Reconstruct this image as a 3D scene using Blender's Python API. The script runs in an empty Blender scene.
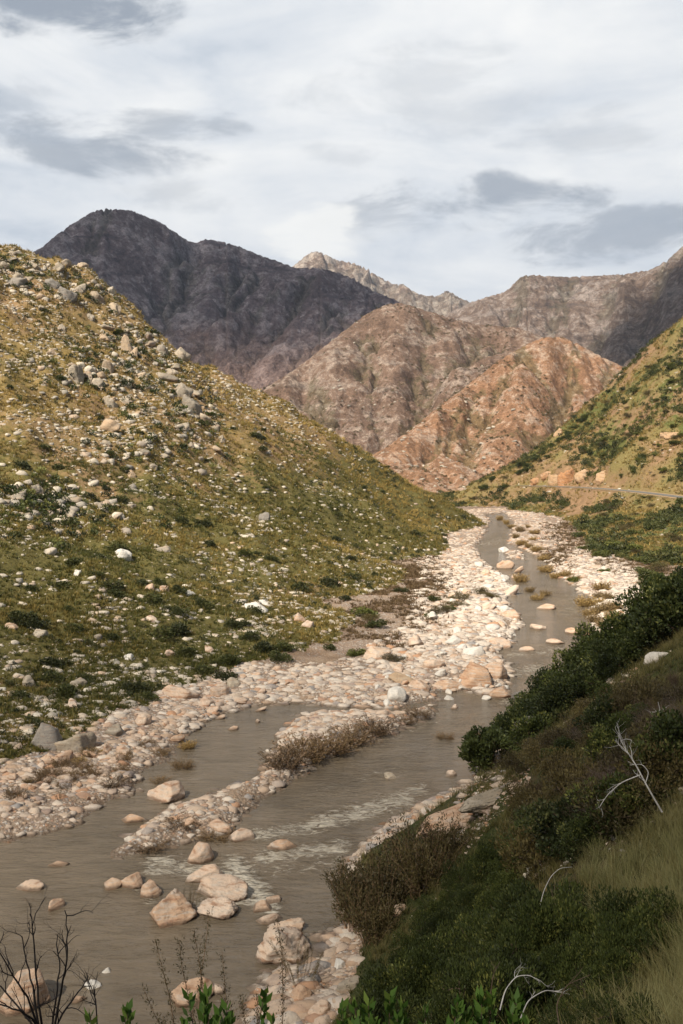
import bpy, bmesh, math, random
import numpy as np
from mathutils import Vector

# ------------------------------------------------------------------ camera, light, world
SC = bpy.context.scene
COL = SC.collection
RAD = math.radians
F_PX, W_PX, H_PX, CAM_H, HORIZON = 1000.0, 683.0, 1024.0, 24.0, 440.0
PITCH = math.atan((H_PX/2-HORIZON)/F_PX)
cam = bpy.data.cameras.new('camera')
cam.sensor_fit = 'VERTICAL'; cam.sensor_height = 36.0; cam.sensor_width = 24.0
cam.lens = F_PX/H_PX*36.0
cam.clip_start = 0.1; cam.clip_end = 60000
camo = bpy.data.objects.new('camera', cam); COL.objects.link(camo)
camo.location = (0, 0, CAM_H); camo.rotation_euler = (RAD(90)-PITCH, 0, 0)
SC.camera = camo
SC.view_settings.view_transform = 'Standard'; SC.view_settings.look = 'None'
SC.view_settings.gamma = 1.0; SC.view_settings.use_curve_mapping = False
SC.view_settings.exposure = 0.65
try:
    SC.cycles.max_bounces = 5; SC.cycles.diffuse_bounces = 2; SC.cycles.glossy_bounces = 2
    SC.cycles.transparent_max_bounces = 12; SC.cycles.volume_bounces = 0
    SC.cycles.use_adaptive_sampling = True; SC.cycles.adaptive_threshold = 0.02
except Exception: pass

SUN = Vector((-0.45, -0.60, 0.76)).normalized()        # direction to the sun
sun = bpy.data.lights.new('sun', 'SUN'); sun.energy = 5.0; sun.angle = RAD(0.5); sun.color = (1.0, 0.93, 0.81)
suno = bpy.data.objects.new('sun', sun); COL.objects.link(suno)
suno.rotation_euler = SUN.to_track_quat('Z', 'Y').to_euler()

world = bpy.data.worlds.new('World'); SC.world = world; world.use_nodes = True

class NT:
    """tiny node-tree helper"""
    def __init__(s, tree): s.t = tree; s.n = tree.nodes; s.l = tree.links
    def node(s, typ, ins=None, **kw):
        n = s.n.new(typ)
        for k, v in kw.items(): setattr(n, k, v)
        for k, v in (ins or {}).items():
            sock = n.inputs[k]
            if isinstance(v, bpy.types.NodeSocket): s.l.new(v, sock)
            else: sock.default_value = v
        return n
    def math(s, op, a, b=0.0, c=0.0, clamp=False):
        return s.node('ShaderNodeMath', {0: a, 1: b, 2: c}, operation=op, use_clamp=clamp).outputs[0]
    def mix(s, f, a, b, blend='MIX'):
        n = s.node('ShaderNodeMix', data_type='RGBA', blend_type=blend)
        for k, v in ((0, f), (6, a), (7, b)):
            if isinstance(v, bpy.types.NodeSocket): s.l.new(v, n.inputs[k])
            else:
                if k and len(v) == 3: v = tuple(v)+(1,)
                n.inputs[k].default_value = v
        return n.outputs[2]
    def noise(s, vec, scale, detail=4, rough=0.55, out=0, dist=0.0):
        return s.node('ShaderNodeTexNoise', {'Vector': vec, 'Scale': scale, 'Detail': detail, 'Roughness': rough, 'Distortion': dist}).outputs[out]
    def ramp(s, fac, stops, interp='LINEAR'):
        n = s.node('ShaderNodeValToRGB', {0: fac}); cr = n.color_ramp; cr.interpolation = interp
        while len(cr.elements) < len(stops): cr.elements.new(0.5)
        for e, (p, c) in zip(cr.elements, stops):
            e.position = p; e.color = tuple(c)+(1,) if len(c) == 3 else c
        return n.outputs[0]
    def sstep(s, x, a, b):
        return s.node('ShaderNodeMapRange', {0: x, 1: a, 2: b, 3: 0.0, 4: 1.0}, interpolation_type='SMOOTHSTEP').outputs[0]
    def mapping(s, vec, loc=(0,0,0), rot=(0,0,0), scale=(1,1,1)):
        return s.node('ShaderNodeMapping', {0: vec, 1: loc, 2: rot, 3: scale}).outputs[0]

wt = NT(world.node_tree); world.node_tree.nodes.clear()
sky = wt.node('ShaderNodeTexSky', sky_type='NISHITA'); sky.sun_disc = False
sky.sun_elevation = math.asin(SUN.z); sky.sun_rotation = math.atan2(SUN.x, SUN.y); sky.air_density = 1.2; sky.dust_density = 1.5
gen = wt.node('ShaderNodeTexCoord').outputs['Generated']
sep = wt.node('ShaderNodeSeparateXYZ', {0: gen})
yy = wt.math('MAXIMUM', sep.outputs[1], 0.05)
az = wt.math('ARCTAN2', sep.outputs[0], sep.outputs[1])
hyp = wt.math('SQRT', wt.math('ADD', wt.math('MULTIPLY', sep.outputs[0], sep.outputs[0]), wt.math('MULTIPLY', sep.outputs[1], sep.outputs[1])))
el = wt.math('ARCTAN2', sep.outputs[2], hyp)
zz = wt.math('ADD', wt.math('MAXIMUM', sep.outputs[2], 0.0), 0.16)
plane = wt.node('ShaderNodeCombineXYZ', {0: wt.math('DIVIDE', sep.outputs[0], zz), 1: wt.math('DIVIDE', sep.outputs[1], zz), 2: 0.0}).outputs[0]
n_big = wt.noise(plane, 0.75, 7, 0.56, dist=0.25)
n_mid = wt.noise(wt.mapping(plane, loc=(3.1, 7.7, 0)), 2.3, 7, 0.6)
wcol = wt.noise(wt.mapping(gen, scale=(1, 1, 1.8)), 6.0, 5, 0.6, out=1)
ws = wt.node('ShaderNodeSeparateColor', {0: wcol})
azw = wt.math('ADD', az, wt.math('MULTIPLY', wt.math('SUBTRACT', ws.outputs[0], .5), 0.13))
elw = wt.math('ADD', el, wt.math('MULTIPLY', wt.math('SUBTRACT', ws.outputs[1], .5), 0.055))
n_fine = wt.noise(wt.mapping(gen, scale=(1, 1, 2.6)), 8.0, 8, 0.62, dist=.4)
# bright cloud deck, softly varied
n_str = wt.noise(wt.mapping(gen, loc=(.3, 0, .2), rot=(0, .12, 0), scale=(1, 1, 3.2)), 4.2, 8, 0.6, dist=.5)
lum = wt.math('ADD', wt.math('ADD', wt.math('MULTIPLY', n_big, 0.6), wt.math('MULTIPLY', n_mid, 0.45)), wt.math('MULTIPLY', wt.math('SUBTRACT', n_str, .5), .75))
lum = wt.math('ADD', lum, .06)
deck = wt.ramp(lum, [(0.38, (0.50, 0.56, 0.64)), (0.50, (0.68, 0.72, 0.77)), (0.62, (0.80, 0.82, 0.84)), (0.76, (0.90, 0.905, 0.90))])
# darker low clouds at given bearings, ragged by noise
def patch(a0, e0, wa, we, soft=(0.25, 1.05)):
    wa *= 1.25; we *= 1.35
    da = wt.math('DIVIDE', wt.math('SUBTRACT', azw, a0), wa)
    de = wt.math('DIVIDE', wt.math('SUBTRACT', elw, e0), we)
    r2 = wt.math('ADD', wt.math('MULTIPLY', da, da), wt.math('MULTIPLY', de, de))
    g = wt.math('EXPONENT', wt.math('MULTIPLY', r2, -1.0))
    k = wt.math('ADD', g, wt.math('MULTIPLY', wt.math('SUBTRACT', n_fine, 0.5), 3.6))
    k = wt.math('MULTIPLY', k, wt.sstep(g, 0.02, 0.45))
    return wt.sstep(k, soft[0], soft[1])
def bear(px, py): return math.atan((px-341.5)/F_PX), math.atan(-(py-512)/F_PX)-PITCH
dark = None
for (px, py, w, h, s) in ((90, 160, 95, 26, 0.75), (175, 130, 60, 14, 0.6), (478, 206, 95, 20, 0.8), (400, 225, 70, 18, 0.55), (596, 246, 85, 18, 0.7), (25, 8, 110, 26, 0.95), (20, 110, 50, 14, 0.4), (185, 200, 50, 14, 0.35), (405, 90, 110, 30, 0.25), (585, 145, 70, 16, 0.3), (330, 150, 40, 12, .25)):
    a0, e0 = bear(px, py)
    p = wt.math('MULTIPLY', patch(a0, e0, w/F_PX, h/F_PX), s)
    dark = p if dark is None else wt.math('MAXIMUM', dark, p)
colr = wt.mix(wt.math('MULTIPLY', dark, wt.math('ADD', .45, wt.math('MULTIPLY', n_mid, 1.05), clamp=True)), deck, (0.30, 0.345, 0.41))
a0, e0 = bear(325, 240)
colr = wt.mix(wt.math('MULTIPLY', patch(a0, e0, 0.042, 0.020, (0.12, 0.75)), 0.9), colr, (0.92, 0.92, 0.90))
# part of the dome away from the view is open blue sky
openm = wt.math('MULTIPLY', wt.sstep(wt.noise(gen, 1.6, 3, 0.5), 0.48, 0.62), wt.sstep(sep.outputs[1], 0.75, 0.1))
bg1 = wt.node('ShaderNodeBackground', {0: sky.outputs[0], 1: 0.10})
bg2 = wt.node('ShaderNodeBackground', {0: colr, 1: 0.70})
bg3 = wt.node('ShaderNodeBackground', {0: colr, 1: 0.24})
cov = wt.node('ShaderNodeMixShader', {0: wt.math('MAXIMUM', wt.sstep(el, 0.48, 0.75), wt.sstep(sep.outputs[1], 0.45, 0.0)), 1: bg2.outputs[0], 2: bg3.outputs[0]})
ms = wt.node('ShaderNodeMixShader', {0: openm, 1: cov.outputs[0], 2: bg1.outputs[0]})
wo = wt.node('ShaderNodeOutputWorld', {0: ms.outputs[0]})

# ------------------------------------------------------------------ pixel <-> world helpers
cp, sp = math.cos(PITCH), math.sin(PITCH)
def ray(px, py):
    a = (np.asarray(px, float)-W_PX/2)/F_PX; v = -(np.asarray(py, float)-H_PX/2)/F_PX
    y = cp+v*sp; z = -sp+v*cp
    return a/y, z/y                                   # per metre of y
def P3(px, py, Y):
    a, s = ray(px, py); return (float(a*Y), float(Y), float(CAM_H+s*Y))
def onz(px, py, z=0.0):
    a, s = ray(px, py); Y = (z-CAM_H)/s; return (float(a*Y), float(Y))
def project(x, y, z):
    dz = z-CAM_H; d = y*cp-dz*sp; u = y*sp+dz*cp
    return W_PX/2+F_PX*x/d, H_PX/2-F_PX*u/d

# ------------------------------------------------------------------ numpy noise
def _h(ix, iy, seed):
    n = (ix.astype(np.int64)*374761393+iy.astype(np.int64)*668265263+seed*1442695041) & 0x7fffffff
    n = ((n ^ (n >> 13))*1274126177) & 0x7fffffff
    n = ((n ^ (n >> 16))*60493) & 0x7fffffff
    return ((n ^ (n >> 11)) & 0xffff)/65535.0
def vn(x, y, seed=0):
    x = np.asarray(x, float); y = np.asarray(y, float)
    ix = np.floor(x); iy = np.floor(y); fx = x-ix; fy = y-iy
    fx = fx*fx*fx*(fx*(fx*6-15)+10); fy = fy*fy*fy*(fy*(fy*6-15)+10)
    a = _h(ix, iy, seed); b = _h(ix+1, iy, seed); c = _h(ix, iy+1, seed); d = _h(ix+1, iy+1, seed)
    return (a*(1-fx)+b*fx)*(1-fy)+(c*(1-fx)+d*fx)*fy
def fbm(x, y, o=5, seed=0, g=0.5):
    s = 0; a = 1; t = 0
    for i in range(o):
        s = s+a*vn(x, y, seed+i*7); t += a; a *= g
        x, y = 1.6*x+1.2*y+11.3, -1.2*x+1.6*y+5.1
    return s/t
def ridged(x, y, o=5, seed=0, g=0.55):
    s = 0; a = 1; t = 0
    for i in range(o):
        s = s+a*(1-np.abs(2*vn(x, y, seed+i*13)-1))**1.3; t += a; a *= g
        x, y = 1.6*x+1.2*y+3.3, -1.2*x+1.6*y+8.1
    return s/t
def ss(x, a, b):
    t = np.clip((x-a)/(b-a), 0, 1); return t*t*(3-2*t)

class TPS:
    def __init__(s, pts, reg=1e-4):
        p = np.array(pts, float); s.sc = max(np.ptp(p[:, 0]), np.ptp(p[:, 1])); s.o = p[:, :2].mean(0)
        q = (p[:, :2]-s.o)/s.sc; n = len(q); s.q = q
        K = s.k(((q[:, None]-q[None])**2).sum(-1))+np.eye(n)*reg
        A = np.zeros((n+3, n+3)); A[:n, :n] = K; A[:n, n] = 1; A[:n, n+1:] = q; A[n, :n] = 1; A[n+1:, :n] = q.T
        s.w = np.linalg.solve(A, np.concatenate([p[:, 2], np.zeros(3)]))
    @staticmethod
    def k(r2): return 0.5*r2*np.log(r2+1e-12)
    def __call__(s, x, y):
        X = (x-s.o[0])/s.sc; Y = (y-s.o[1])/s.sc; n = len(s.q)
        r = s.w[n]+s.w[n+1]*X+s.w[n+2]*Y
        for i in range(n): r = r+s.w[i]*s.k((X-s.q[i, 0])**2+(Y-s.q[i, 1])**2)
        return r
def smax(a, b, k): 
    h = np.clip(0.5+0.5*(a-b)/k, 0, 1); return b*(1-h)+a*h+k*h*(1-h)

# ------------------------------------------------------------------ valley surface
WATER = [(-160,1150),(-160,852),(0,842),(45,836),(75,826),(105,800),(135,792),(142,772),(165,760),(185,738),(215,716),(250,706),
 (300,704),(340,707),(400,708),(432,700),(440,692),(480,690),(506,684),(512,668),(497,655),(514,640),(519,620),(505,602),(514,590),(500,575),(481,560),
 (476,548),(484,535),(490,522),(488,515),(505,513),(514,525),(507,543),(545,560),(556,575),(573,585),(592,600),(592,625),(590,650),(556,675),(530,700),
 (515,712),(508,728),(492,747),(480,775),(452,792),(420,805),(385,825),(348,860),(338,900),(342,925),(320,935),(318,960),(300,965),
 (270,975),(250,990),(238,1010),(232,1060),(200,1150)]
BARS = [[(108,852),(130,835),(150,825),(180,803),(215,792),(250,782),(272,770),(266,752),(285,730),(300,714),(350,713),(400,714),(425,706),(438,700),
 (430,716),(395,733),(350,750),(315,762),(302,772),(290,785),(262,800),(245,815),(240,830),(215,838),(170,848),(120,858)],
 [(470,682),(455,675),(470,660),(500,668),(508,690),(490,697),(470,693)],
 [(500,548),(520,552),(525,560),(510,560)]]
def sdist(x, y, poly):
    """signed distance, positive inside"""
    p = np.array([onz(*q) for q in poly]); q = np.roll(p, -1, 0)
    d = np.full(x.shape, 1e18); ins = np.zeros(x.shape, bool)
    for (ax, ay), (bx, by) in zip(p, q):
        ex, ey = bx-ax, by-ay; t = np.clip(((x-ax)*ex+(y-ay)*ey)/(ex*ex+ey*ey+1e-9), 0, 1)
        d = np.minimum(d, (x-ax-t*ex)**2+(y-ay-t*ey)**2)
        c = ((ay > y) != (by > y)); 
        with np.errstate(divide='ignore', invalid='ignore'):
            xi = ax+(y-ay)*ex/(ey if ey else 1e-9)
        ins ^= c & (x < xi)
    return np.where(ins, 1, -1)*np.sqrt(d)

FOOT_L = [(-160,830),(-80,808),(0,785),(60,765),(110,742),(160,715),(200,697),(250,680),(300,663),(345,648),(372,622),(395,595),(415,575),(440,560),(452,548),(476,530)]
LP = []
for q in FOOT_L:
    x, y = onz(*q); LP += [(x, y, 0.5), (x+7, y-3, -2.5)]
LP += [P3(*q) for q in [(0,700,84),(-100,700,80),(0,600,108),(100,600,113),(200,600,122),(300,600,142),(100,680,92),(200,650,105),(0,530,130),(100,530,140),
 (200,530,152),(300,540,170),(380,560,190),(0,470,152),(100,470,168),(200,470,185),(300,490,205),(400,515,245),(0,400,178),(100,400,196),(200,420,215),
 (300,450,240),(0,340,204),(80,340,220),(150,370,232),(0,290,226),(60,290,238),
 (-60,252,244),(0,252,250),(50,254,255),(100,284,258),(150,330,262),(180,362,266),(230,381,270),(280,411,275),(330,441,280),(400,478,287),(440,501,292),(478,526,300),
 (-200,230,240),(-200,340,190),(-200,470,135),(-200,600,95),(-350,230,235),(-350,470,130),(-350,650,85)]]
for (px, py, Y) in [(-200,230,240),(0,252,250),(50,254,255),(100,284,258),(150,330,262),(230,381,270),(330,441,280),(400,478,287)]:
    x, y, z = P3(px, py, Y); LP += [(x+12, y+45, z-26), (x+20, y+90, z-60)]
NP = [P3(*q) for q in [(683,1024,8.5),(600,1024,11),(500,1024,17),(420,1024,27),(345,1024,37),(683,950,11),(600,950,15),(500,950,26),(420,950,36),(683,880,15),(600,880,21),
 (520,880,33),(440,890,44),(683,800,23),(600,800,29),(520,800,45),(683,730,36),(600,740,41),(540,750,52),(683,670,46),(620,690,54),(570,720,61),
 (683,606,60),(640,640,64),(600,672,68),(560,700,72),(520,733,75)]]
NP += [onz(*q)+(0.3,) for q in [(350,975),(352,930),(352,895),(372,852),(400,840),(470,800),(500,765),(512,745)]]
NP += [(0,0,22.3),(-4,0,20.5),(-14,0,17),(-3,9,17.3),(-6,18,10.5),(-9,27,2.5),(-11,34,-1.5),(-4,36,-.5),(8,0,24),(20,5,25),(30,30,23),(5,-12,25),(-20,-15,20),(-30,10,12),(-35,25,5),(-40,35,-1),(38,60,20)]
NP += [(22,84,4),(16,86,1),(30,80,9),(45,84,12),(28,96,-3),(48,100,0),(18,96,-3),(60,110,1),(60,90,12),(70,60,22),(60,30,26)]
RP = [onz(*q)+(0.4,) for q in [(660,640),(640,608),(615,588),(582,560),(572,540),(565,527),(530,516),(500,511.5)]]
RP += [P3(*q) for q in [(683,580,170),(683,560,188),(683,530,215),(683,505,250),(620,530,240),(620,510,275),(600,500,300),(683,495,275),(625,491,296),(590,488,322),(560,487,345),
 (500,486,385),(470,489,405),(530,500,345),(683,440,300),(620,445,340),(560,455,375),(520,470,400),(683,380,345),(620,395,385),(590,425,395),
 (683,322,400),(650,348,410),(620,376,418),(600,394,424),(560,432,430),(520,467,436),(490,482,441),(460,493,446),(430,500,450),
 (760,580,160),(760,490,250),(760,400,320),(760,270,400),(860,560,150),(860,450,240),(860,240,390),(520,505,350)]]
for (px, py, Y) in [(760,270,400),(683,322,400),(620,376,418),(560,432,430),(490,482,441),(430,500,450)]:
    x, y, z = P3(px, py, Y); RP += [(x-6, y+50, z-34), (x, y+110, z-70)]
for q in [(660,640),(615,588),(572,540),(530,516)]:
    x, y = onz(*q); RP += [(x-8, y+1, -2.0)]
tL, tN, tR = TPS(LP, 2e-4), TPS(NP, 1e-4), TPS(RP, 2e-4)

def valley(x, y):
    w = sdist(x, y, WATER)
    for b in BARS: w = np.minimum(w, -sdist(x, y, b))
    w = w+(fbm(x/1.6, y/1.6, 3, 5)-.5)*1.3
    land = -w
    tilt = -np.maximum(0, y-345)*0.065
    bed = np.clip(land*0.30, -0.9, 0.45)+np.clip(land, 0, 6)*0.05+(fbm(x/3, y/3, 4, 3)-.5)*0.5*ss(land, -.5, 2)+(fbm(x/.8, y/.8, 3, 9)-.5)*.16
    bed = bed+tilt
    L = tL(x, y); N = tN(x, y); R = tR(x, y)
    L = np.where(x > 70, -9, L); L = np.where(y > 360, L-(y-360)*.5, L); L = np.where(y < 40, np.minimum(L, -2+0*y)*ss(40-y, -10, 10)+L*(1-ss(40-y, -10, 10)), L)
    N = N-np.maximum(0, y-95)*0.6
    R = np.where(y < 130, R-(130-y)*.3, R)-np.maximum(0, 25-x)*.5*(y < 300)
    am = ss(L, 0, 8); ridge = ridged(x/42+y/90, y/60-x/80, 4, 21)
    L = L+am*((fbm(x/22, y/30, 5, 31)-.5)*6.0+(ridge-.5)*5.0+(fbm(x/5, y/5, 4, 33)-.5)*2.4*ss(L, 8, 30)+(fbm(x/5, y/5, 4, 33)-.5)*1.2)
    N = N+ss(N, 0, 4)*ss(np.hypot(x, y), 4, 25)*((fbm(x/7, y/7, 4, 41)-.5)*2.2)+(fbm(x/1.5, y/1.5, 3, 43)-.5)*.35
    am = ss(R, 1, 10); R = R+am*((ridged(x/35+y/140, y/50, 5, 51)-.5)*7+(fbm(x/8, y/8, 4, 53)-.5)*2.5)
    # flat bench for the road on the far slope
    hz = smax(smax(L, N, 0.6), R, 0.8)
    z = smax(bed, hz, 0.35)
    cls = np.where(bed > hz-0.1, 0, np.where((L >= N) & (L >= R), 1, np.where(N >= R, 2, 3)))
    return z, cls, land

# log-spaced fan grid: even detail over the picture
Y0 = 25.0
TN, UN = 520, 860
ts = np.linspace(-0.56, 0.56, TN); us = np.linspace(math.log(13.0), math.log(630.0), UN)
T, U = np.meshgrid(ts, us); GY = np.exp(U)-Y0; GX = T*np.exp(U)
GZ, GC, GL = valley(GX, GY)
ROAD = [P3(*q) for q in [(800,520,225),(740,506,245),(683,498,268),(650,493,284),(625,491,296),(590,488,322),(560,487,345),(530,486,366),(500,486,385),(480,488,398),(462,492,410),(450,496,425),(440,500,450)]]
def densify(pts, step):
    p = np.array(pts); out = []
    d = np.concatenate([[0], np.cumsum(np.linalg.norm(np.diff(p[:, :2], axis=0), axis=1))])
    t = np.arange(0, d[-1], step)
    return np.stack([np.interp(t, d, p[:, k]) for k in range(3)], 1)
RD = densify(ROAD, 4.0)
kk = np.ones(9)/9
for k in range(3):
    pad = np.pad(RD[:, k], 4, mode='edge'); RD[:, k] = np.convolve(pad, kk, 'valid')
m = (GY > 200) & (GC >= 0) & (GX > 20)
idx = np.argwhere(m); gx = GX[m]; gy = GY[m]
best = np.full(gx.shape, 1e9); bz = np.zeros(gx.shape)
for i in range(len(RD)-1):
    a, b = RD[i], RD[i+1]; e = b-a; t = np.clip(((gx-a[0])*e[0]+(gy-a[1])*e[1])/(e[0]**2+e[1]**2), 0, 1)
    d = np.hypot(gx-a[0]-t*e[0], gy-a[1]-t*e[1]); zz_ = a[2]+t*e[2]; c = d < best
    best = np.where(c, d, best); bz = np.where(c, zz_, bz)
k = 1-ss(best, 4.5, 10.0); gz = GZ[m]; GZ[m] = gz*(1-k)+bz*k
GROAD = np.full(GZ.shape, 99.0); GROAD[m] = best

def lookup(G, x, y):
    e = np.maximum(np.asarray(y, float)+Y0, 13.01); u = (np.log(e)-us[0])/(us[1]-us[0]); t = (np.asarray(x, float)/e-ts[0])/(ts[1]-ts[0])
    u = np.clip(u, 0, UN-1.001); t = np.clip(t, 0, TN-1.001); i = u.astype(int); j = t.astype(int); fu = u-i; ft = t-j
    return (G[i, j]*(1-ft)+G[i, j+1]*ft)*(1-fu)+(G[i+1, j]*(1-ft)+G[i+1, j+1]*ft)*fu
def hz(x, y): return lookup(GZ, x, y)
def clsat(x, y):
    e = np.maximum(np.asarray(y, float)+Y0, 13.01); u = (np.log(e)-us[0])/(us[1]-us[0]); t = (np.asarray(x, float)/e-ts[0])/(ts[1]-ts[0])
    return GC[np.clip(np.rint(u).astype(int), 0, UN-1), np.clip(np.rint(t).astype(int), 0, TN-1)]
YS = np.exp(np.linspace(math.log(4), math.log(560), 2600))
def hit(px, py):
    a, s = ray(px, py); x = a*YS; z = CAM_H+s*YS; h = np.maximum(hz(x, YS), -0.02*np.ones_like(x) if True else 0)
    w = np.where(z <= h)[0]
    i = w[0] if len(w) else len(YS)-1
    return float(x[i]), float(YS[i]), float(h[i])

# ------------------------------------------------------------------ mesh helpers
def mesh_np(name, V, F, mat=None, attrs=None, smooth=False, parent=None, link=True):
    V = np.asarray(V, np.float32); F = np.asarray(F, np.int32); n, k = F.shape
    me = bpy.data.meshes.new(name)
    me.vertices.add(len(V)); me.vertices.foreach_set('co', V.ravel())
    me.loops.add(n*k); me.loops.foreach_set('vertex_index', F.ravel())
    me.polygons.add(n); me.polygons.foreach_set('loop_start', np.arange(0, n*k, k, dtype=np.int32))
    me.polygons.foreach_set('loop_total', np.full(n, k, np.int32))
    if smooth: me.polygons.foreach_set('use_smooth', np.ones(n, bool))
    for an, av in (attrs or {}).items():
        av = np.asarray(av, np.float32)
        if av.ndim == 1:
            a = me.attributes.new(an, 'FLOAT', 'POINT'); a.data.foreach_set('value', av)
        else:
            a = me.attributes.new(an, 'FLOAT_COLOR', 'POINT'); a.data.foreach_set('color', np.c_[av, np.ones(len(av))].astype(np.float32).ravel())
    me.update(); me.validate()
    if mat: me.materials.append(mat)
    if not link: return me
    o = bpy.data.objects.new(name, me); COL.objects.link(o)
    if parent: o.parent = parent
    return o
def grid_faces(nr, nc, mask=None):
    i, j = np.meshgrid(np.arange(nr-1), np.arange(nc-1), indexing='ij')
    a = i*nc+j; F = np.stack([a, a+1, a+nc+1, a+nc], -1)
    if mask is not None: F = F[mask]
    return F.reshape(-1, 4)
def compact(V, F, attrs=None):
    u, inv = np.unique(F, return_inverse=True)
    return V[u], inv.reshape(F.shape), {k: v[u] for k, v in (attrs or {}).items()}
def tag(o, label=None, cat=None, group=None, kind=None):
    if label: o['label'] = label
    if cat: o['category'] = cat
    if group: o['group'] = group
    if kind: o['kind'] = kind
    return o
def empty(name, loc):
    o = bpy.data.objects.new(name, None); o.location = loc; o.empty_display_size = 0.3; COL.objects.link(o); return o
def ico(sub):
    bm = bmesh.new(); bmesh.ops.create_icosphere(bm, subdivisions=sub, radius=1.0)
    V = np.array([v.co[:] for v in bm.verts]); F = np.array([[v.index for v in f.verts] for f in bm.faces]); bm.free(); return V, F
ICO = {s: ico(s) for s in (1, 2, 3, 4, 5)}
def n3(V, s, seed):
    return (fbm(V[:, 0]*s+V[:, 2]*s*.7, V[:, 1]*s-V[:, 2]*s*.5, 4, seed)+fbm(V[:, 2]*s+9, V[:, 0]*s*.6+V[:, 1]*s*.8, 4, seed+3))/2-.5
def rock_shape(seed, sub=2, planes=12, rough=0.12, strata=0.0, lo=.62):
    rs = np.random.RandomState(seed); D, F = ICO[sub]
    N = rs.normal(size=(planes, 3)); N /= np.linalg.norm(N, axis=1)[:, None]; h = rs.uniform(lo, 1.0, planes)
    d = D@N.T; r = np.where(d > 0.05, h/np.maximum(d, 0.05), 9).min(1); r = np.minimum(r, 1.15)
    V = D*r[:, None]; V = V*(1+n3(V, 2.2, seed)[:, None]*rough*2)
    if sub >= 4: V = V*(1+n3(V, 6.0, seed+5)[:, None]*rough*.9); V = V*(1+n3(V, 15.0, seed+8)[:, None]*rough*.45)
    if strata:
        q = V@np.array([.25, .15, .95]); w = q*7+n3(V, 1.5, seed+9)*3
        V = V*(1-strata*(np.abs((w % 1)-.5) < .14)[:, None])
    return V, F
def rotz(a):
    c, s = np.cos(a), np.sin(a); o = np.zeros_like(a); l = np.ones_like(a)
    return np.stack([np.stack([c, -s, o], -1), np.stack([s, c, o], -1), np.stack([o, o, l], -1)], -2)
def randrot(rs, n, tilt=0.5):
    a = rotz(rs.uniform(0, 6.283, n)); t = rs.normal(0, tilt, n); c, s = np.cos(t), np.sin(t); o = np.zeros(n); l = np.ones(n)
    b = np.stack([np.stack([l, o, o], -1), np.stack([o, c, -s], -1), np.stack([o, s, c], -1)], -2)
    return a@b@rotz(rs.uniform(0, 6.283, n))
def scatter(name, protos, pos, size, mat, seed, tilt=.5, extra=None, smooth=False, tone=None, flat=None):
    """one merged object; protos: list of (V, F[, a]); extra attribute comes from the proto"""
    rs = np.random.RandomState(seed); n = len(pos); which = rs.randint(0, len(protos), n)
    Vs, Fs, As, Bs = [], [], [], []; off = 0
    for k, pr in enumerate(protos):
        m = which == k; c = int(m.sum())
        if not c: continue
        V, F = pr[0], pr[1]; R = randrot(rs, c, tilt)
        sc = size[m][:, None] if size.ndim == 1 else size[m]
        W = np.einsum('nij,vj->nvi', R, V)*(sc[:, None, :])+pos[m][:, None, :]
        Vs.append(W.reshape(-1, 3)); Fs.append((F[None]+off+(np.arange(c)*len(V))[:, None, None]).reshape(-1, F.shape[1])); off += c*len(V)
        rv = tone[m] if tone is not None else rs.uniform(0, 1, c)
        As.append(np.repeat(rv, len(V)))
        Bs.append(np.tile(pr[2], c) if len(pr) > 2 else np.zeros(c*len(V)))
    return mesh_np(name, np.concatenate(Vs), np.concatenate(Fs), mat, {'rnd': np.concatenate(As), 'tip': np.concatenate(Bs)}, smooth)

# ------------------------------------------------------------------ materials
def newmat(name):
    m = bpy.data.materials.new(name); m.use_nodes = True; m.node_tree.nodes.clear(); return m, NT(m.node_tree)
def finish(t, color, rough=0.9, bump=None, bstr=0.5, bdist=0.05, spec=0.25, trans=None, normal=None):
    ins = {'Base Color': color, 'Roughness': rough, 'Specular IOR Level': spec}
    if bump is not None:
        normal = t.node('ShaderNodeBump', {'Strength': bstr, 'Distance': bdist, 'Height': bump}).outputs[0]
    if normal is not None: ins['Normal'] = normal
    b = t.node('ShaderNodeBsdfPrincipled', ins); sh = b.outputs[0]
    if trans is not None:
        tr = t.node('ShaderNodeBsdfTranslucent', {0: color}); sh = t.node('ShaderNodeMixShader', {0: trans, 1: sh, 2: tr.outputs[0]}).outputs[0]
    t.node('ShaderNodeOutputMaterial', {0: sh})
def attr(t, name, out='Fac'): return t.node('ShaderNodeAttribute', attribute_name=name).outputs[out]
def geopos(t): return t.node('ShaderNodeNewGeometry').outputs['Position']
def objc(t): return t.node('ShaderNodeTexCoord').outputs['Object']

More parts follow.
